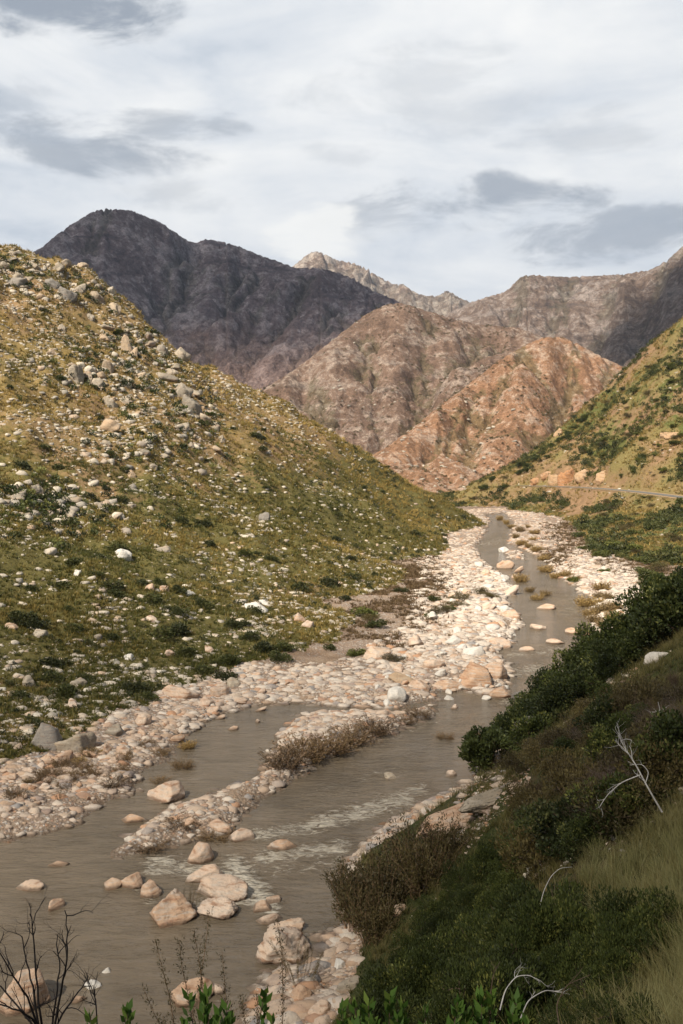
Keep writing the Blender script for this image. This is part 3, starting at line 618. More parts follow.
def bush(seed, nl, leaf, nc=26, flat=.8, rad=1.0, spread=.17, up=.6, stems=9, stem_r=.03, ground=.12, aspect=.30):
    """rounded bush ~1 m radius standing on z=0: foliage arrays and stem arrays"""
    rs = np.random.RandomState(seed); C = unit(rs.normal(size=(nc, 3))); C[:, 2] = np.abs(C[:, 2])*.95+.05
    C = C*rs.uniform(.45, 1.0, nc)[:, None]*np.array([rad, rad, flat*1.35]); C[:, 2] += ground
    rc = rs.uniform(.6, 1.3, nc)*spread*2
    w = rc**2; k = rs.choice(nc, nl, p=w/w.sum()); D = unit(rs.normal(size=(nl, 3)))
    P = C[k]+D*(rs.uniform(.25, 1, nl)**.5*rc[k])[:, None]*np.array([1, 1, .8]); P[:, 2] = np.maximum(P[:, 2], .02)
    N = unit(D*.8+rs.normal(0, .5, (nl, 3))+np.array([0, 0, up])+unit(P)*.4)
    fo = Acc(); rnd = np.clip(rs.uniform(0, 1, nc)[k]*.55+rs.uniform(0, .5, nl), 0, 1)
    leaves(fo, P, N, leaf*rs.uniform(.6, 1.4, nl), leaf*aspect, rs, rnd)
    st = Acc()
    for i in range(stems):
        c = C[i % nc]; mid = c*.5+rs.normal(0, .08, 3); st.tube([np.array([0, 0, -.15])+rs.normal(0, .05, 3)*[1, 1, 0], mid, c], stem_r, stem_r*.3, 5)
        for j in range(3):
            st.tube(wander(rs, mid+(c-mid)*rs.uniform(.1, .8), unit(rs.normal(size=3)+[0, 0, .8]), rs.uniform(.2, .5), 3, .3), stem_r*.4, stem_r*.12, 4)
    return fo, st
def cane_bush(seed, nst=46, h=1.6, leaf=.07, perst=26, lean=.35, r=.012, leafy=(.35, 1.0), droop=0.0):
    """many upright canes with small leaves along their upper part"""
    rs = np.random.RandomState(seed); fo = Acc(); st = Acc()
    for i in range(nst):
        a = rs.uniform(0, 6.283); b = rs.uniform(0, .4)**1; d = np.array([math.cos(a)*lean*rs.uniform(.1, 1.4), math.sin(a)*lean*rs.uniform(.1, 1.4), 1])
        H = h*rs.uniform(.5, 1.1); P = wander(rs, [math.cos(a)*b, math.sin(a)*b, -.1], d, H, 6, .10, -droop); st.tube(P, r, r*.3, 4)
        n = rs.poisson(perst); u = rs.uniform(leafy[0], leafy[1], n)*5.99; k = u.astype(int); f = (u-k)[:, None]
        C = P[k]*(1-f)+P[k+1]*f+rs.normal(0, .06 if r > .008 else .018, (n, 3)); N = unit(rs.normal(0, .6, (n, 3))+unit(d)*.9)
        if n: leaves(fo, C, N, leaf*rs.uniform(.6, 1.4, n), leaf*.16, rs, np.clip(rs.uniform(0, 1)*.5+rs.uniform(0, .5, n), 0, 1))
    return fo, st
def twig(acc, rs, p, d, L, r, depth, wob=.22, kids=(2, 4), k=4, up=.05):
    P = wander(rs, p, d, L, 5, wob, up); acc.tube(P, r, r*.45, k)
    if depth <= 0: return
    for j in range(rs.randint(kids[0], kids[1]+1)):
        u = rs.uniform(.25, .98)*4.99; i = int(u); q = P[i]*(1-u+i)+P[i+1]*(u-i); dd = unit(unit(P[i+1]-P[i])+rs.normal(0, .6, 3))
        twig(acc, rs, q, dd, L*rs.uniform(.45, .75), r*.5, depth-1, wob, kids, 3, up)
def twig_bush(seed, n=9, h=.9, r=.014, depth=3, spread=.8, kids=(2, 4)):
    rs = np.random.RandomState(seed); st = Acc()
    for i in range(n):
        a = rs.uniform(0, 6.283); twig(st, rs, [0, 0, -.1], [math.cos(a)*spread*rs.uniform(.2, 1.2), math.sin(a)*spread*rs.uniform(.2, 1.2), 1], h*rs.uniform(.5, .8), r, depth, kids=kids)
    return st
def tuft(seed, nb, h, spread, w, lean=.5, seg=2):
    rs = np.random.RandomState(seed); acc = Acc()
    for i in range(nb):
        a = rs.uniform(0, 6.283); b = rs.uniform(0, spread); H = h*rs.uniform(.45, 1.1); l = lean*rs.uniform(.1, 1.2); a2 = a+rs.normal(0, .6)
        p0 = np.array([math.cos(a)*b, math.sin(a)*b, -.04]); dr = np.array([math.cos(a2), math.sin(a2), 0]); sd = np.array([-dr[1], dr[0], 0])*w*rs.uniform(.6, 1.3)
        if rs.rand() < .5: sd = dr*w
        V = []; T = []
        for k in range(seg+1):
            f = k/seg; c = p0+np.array([0, 0, H*f*(1-.25*l*f)])+dr*l*H*f*f; ww = (1-f*.93); V += [c-sd*ww, c+sd*ww]; T += [f, f]
        acc.add(V, [[2*k, 2*k+1, 2*k+3, 2*k+2] for k in range(seg)], 0.5, np.array(T))
    V, F, R, T = acc.arr(); return V, F, T
def data(name, acc, mat):
    V, F, R, T = acc.arr(); return mesh_np(name, V, F, mat, {'rnd': R, 'tip': T}, False, None, False)

def plant(name, label, cat, group, loc, parts, s=1.0, rz=0.0, tilt=(0, 0), sz=None):
    """an Empty at the foot with its foliage and stem meshes"""
    e = empty(name, loc); e.scale = (s, s, s*(sz or 1)); e.rotation_euler = (tilt[0], tilt[1], rz); tag(e, label, cat, group)
    for pn, me in parts:
        c = bpy.data.objects.new(pn, me); COL.objects.link(c); c.parent = e
    return e
RS = np.random.RandomState(7)
def at(px, py, sink=0.0):
    x, y, z = hit(px, py); return (x, y, z-sink)

# ------------------------------------------------------------------ loose stones (too many to count)
def hull(seed, n, jit=.22, st=(1, 1, 1)):
    """an angular stone: the convex hull of a few scattered points"""
    r = np.random.RandomState(seed); Pn = unit(r.normal(size=(n, 3)))*r.uniform(1-jit, 1, n)[:, None]*np.array(st); bm = bmesh.new()
    for q in Pn: bm.verts.new(q)
    rr_ = bmesh.ops.convex_hull(bm, input=bm.verts); bmesh.ops.delete(bm, geom=[v for v in bm.verts if not v.link_faces], context='VERTS')
    bmesh.ops.triangulate(bm, faces=bm.faces); bm.verts.index_update(); V = np.array([v.co[:] for v in bm.verts]); F = np.array([[v.index for v in f.verts] for f in bm.faces]); bm.free(); return V, F
R1 = [hull(500+i, 11+i % 6, .3, (1, .85, .75)) for i in range(14)]
R2 = [hull(600+i, 18+(i % 5)*4, .28, (1, .8, .7)) for i in range(14)]
RC = [hull(640+i, 34, .16, (1, .85, .6)) for i in range(10)]+R2
def fan(n, rs, t=(-.50, .52), y=(20, 345)):
    u = rs.uniform(math.log(y[0]+Y0), math.log(y[1]+Y0), n); tt = rs.uniform(t[0], t[1], n); yv = np.exp(u)-Y0; return tt*np.exp(u), yv
def place(x, y, size, sink=.25): return np.stack([x, y, hz(x, y)-size*sink], 1)
rs = np.random.RandomState(11)
x, y = fan(700000, rs, (-.5, .35), (36, 350)); c = clsat(x, y); gl = lookup(GL, x, y)
dens = ss(fbm(x/3.2, y/4.5, 4, 71), .34, .56)*.70+.14*(y < 120)+.06; dens = np.maximum(dens, .8*np.exp(-((y-150)/45)**2)*ss(fbm(x/5, y/5, 3, 72), .3, .5))
k = (c == 0) & (rs.rand(len(x)) < dens) & ((gl > -.15) | ((gl > -1.1) & (rs.rand(len(x)) < .22)) | ((y > 92) & (rs.rand(len(x)) < .55*ss(fbm(x/4, y/7, 3, 73), .53, .64)*ss(y, 92, 120)))) & (gl < 14)
muddy = lookup(mud, x, y); k &= rs.rand(len(x)) > muddy*.9
x, y, gl = x[k], y[k], gl[k]
white = np.exp(-((y-150)/55)**2)
size = (.034+.0006*y)*(rs.pareto(1.65, len(x))+.5); size = np.minimum(size*(1+.2*white), .6+.4*white)
tone = rs.rand(len(x)); tone = np.where((rs.rand(len(x)) < .75*white), np.where(rs.rand(len(x)) < .5, .97, .03), tone)
print('cobbles', len(x))
big = size > .22
ps = place(x, y, size, .2); 
S3 = np.stack([size*rs.uniform(.9, 1.5, len(x)), size*rs.uniform(.7, 1.1, len(x)), size*rs.uniform(.6, 1.0, len(x))], 1)
tag(scatter('cobbles', R1+RC[:10], ps[~big], S3[~big], M_RIVER, 12, .4, tone=tone[~big]), 'loose pale cobbles and pebbles covering the gravel bars', 'cobbles', kind='stuff')
tag(scatter('rubble', RC, ps[big], S3[big], M_RIVER, 13, .35, tone=tone[big]), 'larger loose cream and orange stones strewn over the river bed', 'stones', kind='stuff')

rs = np.random.RandomState(21)
x, y = fan(420000, rs, (-.52, .25), (44, 320)); c = clsat(x, y); z = hz(x, y)
band = fbm(x/26+y/60, y/20-x/60, 4, 81); clump = fbm(x/5, y/5, 3, 83)
dn = .11+1.0*ss(band, .46, .60)*ss(clump, .42, .58)+1.0*ss(z, 20, 40)*ss(clump, .36, .56)+.75*ss(5-z, 0, 4)*ss(clump, .35, .6)
dn = (dn+.12)*(1-.75*ss(x+.06*y, 8, 30))*(1-.4*ss(z, 4, 7)*ss(z, 28, 18))
k = (c == 1) & (rs.rand(len(x)) < dn*.55)
x, y, z = x[k], y[k], z[k]; print('hill stones', len(x))
size = np.minimum((.030+.00058*y)*(rs.pareto(1.7, len(x))+.5), .75)
tone = np.clip(rs.rand(len(x))*.8+.2*(z < 8), 0, 1)
S3 = np.stack([size*rs.uniform(.9, 1.3, len(x)), size*rs.uniform(.7, 1.1, len(x)), size*rs.uniform(.5, .85, len(x))], 1); ps = place(x, y, size, .15); big = size > .26
tag(scatter('scree', R1, ps[~big], S3[~big], M_HILL, 22, .4, tone=tone[~big]), 'small pale stones scattered through the grass of the hillside', 'scree', kind='stuff')
tag(scatter('hillside_rubble', R2, ps[big], S3[big], M_HILL, 23, .4, tone=tone[big]), 'mid sized weathered stones scattered through the grass of the hillside', 'stones', kind='stuff')
# right side stones, near bank and far slope
x, y = fan(90000, rs, (.0, .55), (4, 440)); c = clsat(x, y); cl = fbm(x/4+3, y/6, 4, 87)
k = ((c == 3) & (rs.rand(len(x)) < .05+.35*ss(cl, .52, .66))) | ((c == 2) & (y > 18) & (rs.rand(len(x)) < .9*ss(cl, .55, .64)))
x, y = x[k], y[k]; size = np.minimum((.03+.0006*y)*(rs.pareto(1.9, len(x))+.6), 1.0)
size = np.minimum(size, .006*y+.04); S3 = np.stack([size*1.2, size, size*.7], 1)
tag(scatter('bank_rubble', R1, place(x, y, size, .2), S3, M_HILL, 24, .4), 'brown and grey stones lying among the scrub of the right bank', 'stones', kind='stuff')
# bouldery scree patch and gravel tongue on the near bank
n = 5000; qx = rs.uniform(425, 530, n); qy = rs.uniform(770, 862, n); ln = (qy-862)/(770-862); keep = np.abs(qx-(445+ln*62)) < 14+22*ln
pp = np.array([at(a, b) for a, b in zip(qx[keep][:900], qy[keep][:900])]); size = .05*(rs.pareto(2.2, len(pp))+.8)
n2 = [(a, b) for a, b in zip(rs.uniform(560, 640, 700), rs.uniform(668, 720, 700)) if abs((b-668)-(640-a)*.55) < 10+6*rs.rand()]
p2 = np.array([at(a, b) for a, b in n2]); s2_ = .06*(rs.pareto(2.0, len(p2))+.7)
pp = np.concatenate([pp, p2]); size = np.minimum(np.concatenate([size, s2_]), .5); S3 = np.stack([size*1.3, size, size*.7], 1)
tag(scatter('bank_scree', R1, pp, S3, M_RIVER, 25, .5, tone=np.clip(rs.normal(.5, .2, len(pp)), 0, 1)), 'orange and pale broken stones sliding down the near bank', 'scree', kind='stuff')
# stones and scrub specks on the brown mountain
def on_mountain(n, seed, xr, yr, GXm, GYm, GZm):
    r = np.random.RandomState(seed); i = r.randint(0, GXm.shape[0]-1, n); j = r.randint(0, GXm.shape[1]-1, n)
    f = r.rand(n); return np.stack([GXm[i, j]*(1-f)+GXm[i, j+1]*f, GYm[i, j], GZm[i, j]*(1-f)+GZm[i, j+1]*f], 1)
pm = np.concatenate([on_mountain(30000, 31, None, None, bx, by, bz_), on_mountain(60000, 35, None, None, *b1g)]); q = fbm(pm[:, 0]/60, pm[:, 1]/60, 4, 33); pm = pm[(rs.rand(len(pm)) < ss(q, .42, .6)*.8) & (pm[:, 2] > -30)]
sz_ = np.minimum(.24*(rs.pareto(1.9, len(pm))+.7), 2.2)
tag(scatter('mountain_rubble', R1, pm, np.stack([sz_*1.2, sz_, sz_*.8], 1), M_HILL, 32, tone=rs.uniform(.55, .8, len(pm))), 'grey outcrops and stones dotting the brown mountain', 'stones', kind='stuff')

# ------------------------------------------------------------------ ground cover
def tufts(name, label, mat, protos, x, y, size, seed, tone=None, sink=0):
    pos = np.stack([x, y, hz(x, y)-sink], 1); return tag(scatter(name, protos, pos, size, mat, seed, .12, tone=tone), label, 'grass', kind='stuff')
TF = [tuft(700+i, 9, 1.0, .45, .13, .8, 1) for i in range(6)]
rs = np.random.RandomState(41)
x, y = fan(270000, rs, (-.52, .27), (42, 320)); c = clsat(x, y); g = fbm(x/6, y/6, 4, 93); z = hz(x, y)
k = (c == 1) & (rs.rand(len(x)) < .20+.5*ss(g, .38, .58)); x, y, g, z = x[k], y[k], g[k], z[k]; print('tufts', len(x))
hn = ss(z, 14, 36)*.36+rs.normal(.20, .17, len(x))+(fbm(x/15, y/15, 3, 95)-.5)*.9+.2*ss(x, -10, 15)
tufts('grass', 'short olive and tawny grass covering the left hillside', M_GRASS_H, TF, x, y, (.20+.0019*y)*rs.uniform(.5, 1.5, len(x)), 42, np.clip(hn, 0, 1))
TN_ = [tuft(720+i, 30, 1.0, .34, .028, .75, 2) for i in range(6)]
x, y = fan(60000, rs, (-.1, .55), (3, 95)); c = clsat(x, y); g = fbm(x/3, y/3, 4, 97)
k = (c == 2) & (rs.rand(len(x)) < .15+.8*ss(g, .35, .6)); x, y = x[k], y[k]; print('near tufts', len(x))
x, y = x[:16000], y[:16000]
tufts('bank_grass', 'rough dark olive grass and herbs covering the near bank', M_GRASS_N, TN_, x, y, (.30+.004*y)*rs.uniform(.6, 1.4, len(x)), 43, np.clip(fbm(x/2.5, y/2.5, 3, 99)*1.3-.25+rs.normal(0, .18, len(x)), 0, 1))
x, y = fan(110000, rs, (.0, .52), (110, 440)); c = clsat(x, y); g = fbm(x/8, y/8, 4, 101); k = (c == 3) & (rs.rand(len(x)) < .85*ss(g, .25, .55)) & (lookup(GROAD, x, y) > 5.5); x, y = x[k], y[k]
tufts('slope_grass', 'yellow green grass on the far right slope', M_GRASS_H, TF, x, y, (.2+.0019*y)*rs.uniform(.6, 1.4, len(x)), 44, np.clip(rs.normal(.55, .25, len(x)), 0, 1))
x, y = fan(60000, rs, (-.1, .3), (110, 280)); mm = lookup(mud, x, y); c = clsat(x, y); k = (c == 0) & (rs.rand(len(x)) < mm*1.2); x, y = x[k], y[k]
tufts('dry_brush', 'reddish brown dry brush on the earth flats beside the river', M_LEAF_B, TF, x, y, (.2+.0016*y)*rs.uniform(.6, 1.4, len(x)), 46, rs.uniform(0, .6, len(x)))
# pale tussocks nearest the camera on the right
TP = [tuft(740+i, 60, 1.0, .22, .0085, .75, 3) for i in range(5)]
px_, py_ = [], []
while len(px_) < 520:
    a, b = RS.uniform(575, 760), RS.uniform(800, 1080)
    if b > 815+(683-a)*.62-20+RS.normal(0, 8) and not (b > 950 and RS.rand() < .45 and a < 660): px_.append(a); py_.append(b)
tp = np.array([at(a, b) for a, b in zip(px_, py_)])
tag(scatter('tussock_grass', TP, tp-[0, 0, .03], RS.uniform(.45, .95, len(tp))*(.55+.012*tp[:, 1]), M_GRASS_P, 45, .2, tone=np.clip(fbm(tp[:, 0]*1.2, tp[:, 1]*1.2, 3, 5)*1.4-.2+RS.normal(0, .15, len(tp)), 0, 1)), 'pale feathery tussock grass on the nearest slope', 'grass', kind='stuff')

# ------------------------------------------------------------------ scrub
def bush_proto(tagname, mat, bark_, *a, **kw):
    fo, st = bush(*a, **kw); return [('foliage', data(tagname+'_foliage', fo, mat)), ('stem', data(tagname+'_stem', st, bark_))]
EV = [bush_proto('evergreen', M_LEAF_D, M_BARK, 800+i, 15000, .062, nc=60, flat=.75, spread=.13, up=1.1, aspect=.22) for i in range(4)]
EV_SM = [bush_proto('evergreen', M_LEAF_D, M_BARK, 810+i, 5200, .085, nc=34, flat=.8, spread=.16, up=.6, aspect=.36) for i in range(4)]
GB = [bush_proto('scrub', M_LEAF_G, M_BARK, 820+i, 1100, .19, nc=15, flat=.7, spread=.2, up=.4, aspect=.36) for i in range(4)]
OB = [bush_proto('olive_scrub', M_LEAF_O, M_BARK, 830+i, 2600, .10, nc=24, flat=.75, spread=.18, up=.9, aspect=.22) for i in range(3)]
def cane_proto(tagname, mat, bark_, *a, **kw):
    fo, st = cane_bush(*a, **kw); return [('foliage', data(tagname+'_foliage', fo, mat)), ('stem', data(tagname+'_stem', st, bark_))]
CB = [cane_proto('cane', M_LEAF_O, M_REED, 840+i, nst=70, h=1.5, leaf=.10, perst=46, lean=.45, r=.011) for i in range(3)]
DB = [cane_proto('driftwood_scrub', M_LEAF_B, M_REED, 850+i, nst=90, h=1.1, leaf=.12, perst=16, lean=1.2, r=.012, leafy=(.1, 1)) for i in range(3)]
WB = [cane_proto('wispy', M_LEAF_O, M_REED, 860+i, nst=16, h=1.5, leaf=.026, perst=330, lean=.35, r=.006, leafy=(.25, 1)) for i in range(2)]
TB = []
for i in range(3):
    st = twig_bush(870+i, 22, 1.0, .010, 3, 1.1, (3, 5)); TB.append([('branch', data('twig_branch', st, M_BARK if i else bark('grey_twig', (.16, .12, .10))))])

EVL = 'dark evergreen bush in the dark mass %s'
def many(name, cat, group, label, protos, spots, smin, smax, seed, sz=(.8, 1.15)):
    r = np.random.RandomState(seed)
    for (a, b) in spots:
        p = at(a, b, .05); plant(name, label, cat, group, p, protos[r.randint(len(protos))], r.uniform(smin, smax)*min(1, max(.3, p[1]/20)), r.uniform(0, 6.28), (r.normal(0, .08), r.normal(0, .08)), r.uniform(*sz))
# dark crest of the near bank
spots = [(518,742),(528,726),(541,716),(553,702),(566,694),(580,684),(594,674),(607,667),(621,656),(634,645),(646,634),(658,626),(668,614),(680,606),(694,597),(535,745),(556,724),(574,706),(598,690),(618,672),(640,655),(664,640),(684,628),(705,590)]
many('evergreen_bush', 'bush', 'dark bushes along the crest of the near bank', EVL % 'along the crest of the near bank', EV_SM, spots, 1.7, 2.7, 51)
# foreground mass
spots = []
r = np.random.RandomState(52)
while len(spots) < 64:
    a, b = r.uniform(365, 640), r.uniform(872, 1075)
    lo = 470-(b-870)*.75 if b < 1024 else 355
    if a > max(lo, 372) and a < (570 if b < 965 else 660) and (b > 900 or a < 540): spots.append((a, b))
many('evergreen_bush', 'bush', 'dark green bushes massed at the bottom of the near bank', EVL % 'at the bottom of the near bank', EV, spots, .75, 1.25, 53, (.9, 1.4))
# scrub over the middle of the near bank
spots = []
while len(spots) < 60:
    a, b = r.uniform(510, 700), r.uniform(700, 880)
    if b < 795+(683-a)*.62 and b > 742-(a-510)*.45 and a > 500+max(0, (b-790))*.35: spots.append((a, b))
many('olive_bush', 'bush', 'olive and brown scrub on the near bank', 'low olive bush on the shaded near bank', OB+EV_SM[:1], spots, .5, 1.3, 54)
spots = []
while len(spots) < 70:
    a, b = r.uniform(500, 690), r.uniform(680, 1000)
    if b < 790+(683-a)*.62 and b > 760-(a-510)*.5 and a > 510+max(0, (b-790))*.25: spots.append((a, b))
many('dead_shrub', 'shrub', 'bare greyish shrubs on the near bank', 'leafless greyish brown shrub on the near bank', TB, spots, .5, 1.2, 55)
# one by one
plant('riverside_bush', 'tall green leafy bush with bare reddish stems overhanging the river bend', 'bush', None, at(492,768), bush_proto('riverside', leaf_mat('mid_green_leaf', [(0, (.03, .045, .012)), (.6, (.065, .082, .024)), (1, (.12, .13, .04))]), M_REED, 901, 6500, .13, nc=30, flat=1.0, spread=.16, ground=.25, stems=16, stem_r=.022), 2.1, 1, (0, -.1), .95)
for i, (a, b, s, lb) in enumerate([(362,925,2.0,'tall brown caned bush at the water edge, leftmost of the brown clump'),(392,905,2.0,'brown caned bush in the middle of the brown clump above the gravel shore'),(425,890,1.9,'dark brown caned bush touching the orange scree on the near bank'),
        (375,940,1.6,'short brown caned bush below the brown clump beside a lone pale rock'),(410,868,1.8,'olive caned bush behind the brown clump facing the rapids'),(445,862,1.6,'brown caned bush right below the pale rock ledge'),(350,902,1.6,'thin brown caned bush leaning over the river at the clump edge')]):
    plant('cane_bush', lb, 'bush', 'brown caned bushes at the near water edge', at(a, b, .1), CB[i % 3], s, i*1.3)
for i, (a, b, s, sz, lb) in enumerate([(285,765,2.16,.72,'round brown flood flattened shrub at the left tip of the gravel island'),(305,757,2.43,.72,'brown flattened shrub second from the left tip of the island'),(330,750,2.29,.72,'brown flattened shrub at the middle of the gravel island'),(352,742,2.16,.72,'brown flattened shrub on the right half of the island'),(375,732,1.89,.72,'brown flattened shrub at the right tip of the island'),
        (183,768,1.0,.9,'small dark brown shrub standing alone in the side channel'),(160,782,.9,.5,'very small brown shrub in the shallows of the side channel'),(418,716,1.6,.6,'brown shrub on the shore below the large square boulder'),(404,722,1.2,.6,'brown shrub between two pools below the square boulder'),
        (112,785,1.3,.6,'yellow brown shrub on the left gravel shore'),(215,838,1.3,.4,'matted brown brush on the lower end of the gravel bar'),(180,825,1.4,.4,'matted brown brush beside the pale wedge boulder'),(150,848,1.3,.35,'flood debris brush along the foot of the gravel bar'),(445,738,1.0,.5,'sparse brown shrub standing in the middle of the river')]):
    plant('brown_shrub', lb, 'shrub', 'brown shrubs in the river bed', at(a, b, .05), DB[i % 3], s, i*2.1, (0, 0), sz)
M_YEL = leaf_mat('yellow_reed_leaf', [(0, (.16, .11, .045)), (.5, (.27, .185, .085)), (1, (.36, .26, .13))])
YB = [cane_proto('reed', M_YEL, M_REED, 880+i, nst=110, h=1.0, leaf=.16, perst=14, lean=.6, r=.008, leafy=(.1, 1)) for i in range(2)]
spots = [(530,592),(538,600),(545,596),(520,582),(596,605),(605,612),(612,620),(600,598),(512,528),(520,532),(528,528),(506,524),(535,534),(500,520),(528,548),(536,552),(522,545),(544,560),(533,540),(516,538),(598,612),(608,600),(616,610),(602,590),(586,606),(594,622),(546,572),(556,578),(566,576),(575,580),(590,616),(604,628)]
many('reed_clump', 'reeds', 'yellow reeds along the upstream channel', 'clump of straw yellow reeds upstream', YB, spots, 1.3, 2.2, 56, (.6, .9))
spots = [(487,597),(480,594),(493,598),(442,612),(450,610),(436,615),(458,606),(372,622),(378,628),(365,617),(460,600),(432,618),(575,582),(356,655),(395,662)]
many('river_bed_bush', 'bush', 'green bushes on the stony river bed', 'low olive green bush among white river bed stones', GB+OB, spots, .9, 1.7, 57, (.5, .8))
spots = []
while len(spots) < 26:
    a, b = r.uniform(10, 240), r.uniform(745, 800)
    if b < 812-a*.33 and b > 790-a*.42: spots.append((a, b))
many('shore_shrub', 'shrub', 'yellow brown shrubs along the left shore', 'low yellow brown shrub on the left shore', YB+DB, spots, .5, 1.1, 58, (.5, .8))
# bushes on the left hillside
spots = [(203,525),(30,590),(62,588),(75,630),(280,660),(250,640),(200,605),(330,650),(120,500),(20,620),(110,640),(40,500),(60,470),(283,650),(150,700),(205,672),(225,680),(165,610),(95,575),(215,590),(300,590),(260,440),(262,430),(270,560),(330,585),(345,600),(350,560),(375,575),(390,560),(120,335),(155,345),(205,408),(210,415),(190,350),(185,348),(100,420),(60,380),(130,690),(185,655),(240,625)]
while len(spots) < 110: 
    a, b = r.uniform(0, 450), r.uniform(330, 700)
    if b > 300+a*.42+10 and b < 740-a*.30: spots.append((a, b))
M_LEAF_H = leaf_mat('hillside_bush_leaf', [(0, (.028, .036, .013)), (.5, (.052, .060, .020)), (1, (.095, .095, .034))])
HB = [bush_proto('hill_scrub', M_LEAF_H, M_BARK, 890+i, 800, .22, nc=13, flat=.6, spread=.22, up=.4, aspect=.36) for i in range(3)]
many('hillside_bush', 'bush', 'dark bushes dotted over the left hillside', 'small dark green bush on the grassy left hillside', HB, spots, .5, 1.35, 59, (.6, .9))
x, y = fan(26000, rs, (-.5, .27), (45, 320)); c = clsat(x, y); g = fbm(x/14, y/14, 4, 103); k = (c == 1) & (rs.rand(len(x)) < (.20+.08*ss(hz(x, y), 20, 8))*ss(g, .38, .6)*(1+ss(x, -10, 10))); x, y = x[k], y[k]
def soft_proto(seed, nl, leaf, **kw):
    V, F, R, T = bush(seed, nl, leaf, **kw)[0].arr(); return V, F, T
SB = [soft_proto(900+i, 70, .42, nc=6, flat=.6, spread=.3, aspect=.34) for i in range(6)]
print('low scrub', len(x))
tag(scatter('low_scrub', SB, place(x, y, np.zeros(len(x)), 0), rs.uniform(.12, .5, len(x))*(.5+.004*y), M_LEAF_H, 60, .1), 'low olive scrub merging with the grass on the left hillside', 'scrub', kind='stuff')
# dark bushes along the skyline of the far right slope
spots = [(486+i*9.2+r.normal(0, 4), 486-i*7.0+r.uniform(2, 22)) for i in range(16)]+[(520+i*8, 474-i*6.5) for i in range(9)]
many('skyline_bush', 'bush', 'dark bushes along the edge of the far right slope', 'dark bush on the edge of the far right slope', EV_SM, spots, 1.3, 2.4, 65, (.6, .9))
# right slope: big bushes one by one, the rest as a mass
spots = []
while len(spots) < 150:
    a, b = r.uniform(455, 690), r.uniform(350, 605)
    if b > 500-(a-450)*.72+4 and not (480 < b < 496) and not (b > 500 and a < 578) and b < 610-(690-a)*.4: spots.append((a, b))
GB2 = GB
many('slope_bush', 'bush', 'bushes on the far right slope', 'rounded green bush on the far right slope', GB2+OB, spots, .6, 2.1, 61, (.45, .8))
x, y = fan(60000, rs, (.05, .52), (125, 440)); c = clsat(x, y); g = fbm(x/13, y/17, 4, 107); z = hz(x, y)
k = (c == 3) & (lookup(GROAD, x, y) > 8) & (rs.rand(len(x)) < (.03+.55*ss(g, .50, .62))*(1-.2*ss(z, 20, 45))); x, y = x[k], y[k]; print('slope scrub', len(x)); x, y = x[:9000], y[:9000]
tag(scatter('slope_scrub', SB, place(x, y, np.zeros(len(x)), 0), rs.uniform(.4, 1.25, len(x)), M_LEAF_G, 62, .1), 'green and olive scrub covering the far right slope', 'scrub', kind='stuff')
x, y = x[::9]+1.5, y[::9]+1
tag(scatter('dark_scrub', SB, place(x, y, np.zeros(len(x)), 0), rs.uniform(.6, 1.6, len(x)), M_LEAF_H, 63, .1), 'darker scrub patches on the far right slope', 'scrub', kind='stuff')
pm = np.concatenate([on_mountain(20000, 34, None, None, bx, by, bz_), on_mountain(46000, 36, None, None, *b1g)]); q = fbm(pm[:, 0]/45, pm[:, 1]/45, 4, 37); pm = pm[(rs.rand(len(pm)) < ss(q, .45, .62)*.4) & (pm[:, 2] > -30)]
tag(scatter('mountain_scrub', SB, pm, rs.uniform(.4, 1.3, len(pm))*(.7+pm[:, 1]/2200), M_LEAF_O, 64, .1), 'dark scrub dotting the brown mountain', 'scrub', kind='stuff')

# ------------------------------------------------------------------ boulders one by one
def boulder(name, label, cat, mat, px, py, w, h, seed, sub=4, group=None, sink=.25, strata=.0, rz=None, lo=.62, depth=None, rough=.10, pl=13, tilt=0.0):
    """w, h: visible size in the photograph; py is its foot"""
    x, y, z = hit(px, py); d = math.hypot(y, z-CAM_H)/F_PX; z = max(z, -.12)
    V, F = rock_shape(seed, sub, pl, rough, strata, lo)
    W, Hh = w*d*.5, h*d*.86; D = depth*d*.5 if depth else min(W, Hh)*.95
    V = V/np.array([np.abs(V[:, 0]).max(), np.abs(V[:, 1]).max(), V[:, 2].max()])
    V = V*np.array([W, D, Hh/(1+0)*.80]); V[:, 2] -= Hh*.02
    o = mesh_np(name, V, F, mat, None, sub < 3 and False)
    me = o.data; me.polygons.foreach_set('use_smooth', np.full(len(me.polygons), sub >= 4)); me.update()
    o.location = (x, y+D*.6, z); o.rotation_euler = (0, tilt, rz if rz is not None else (seed*1.7 % .8)-.4)
    tag(o, label, cat, group); return o
RB = 'boulders in and beside the river'
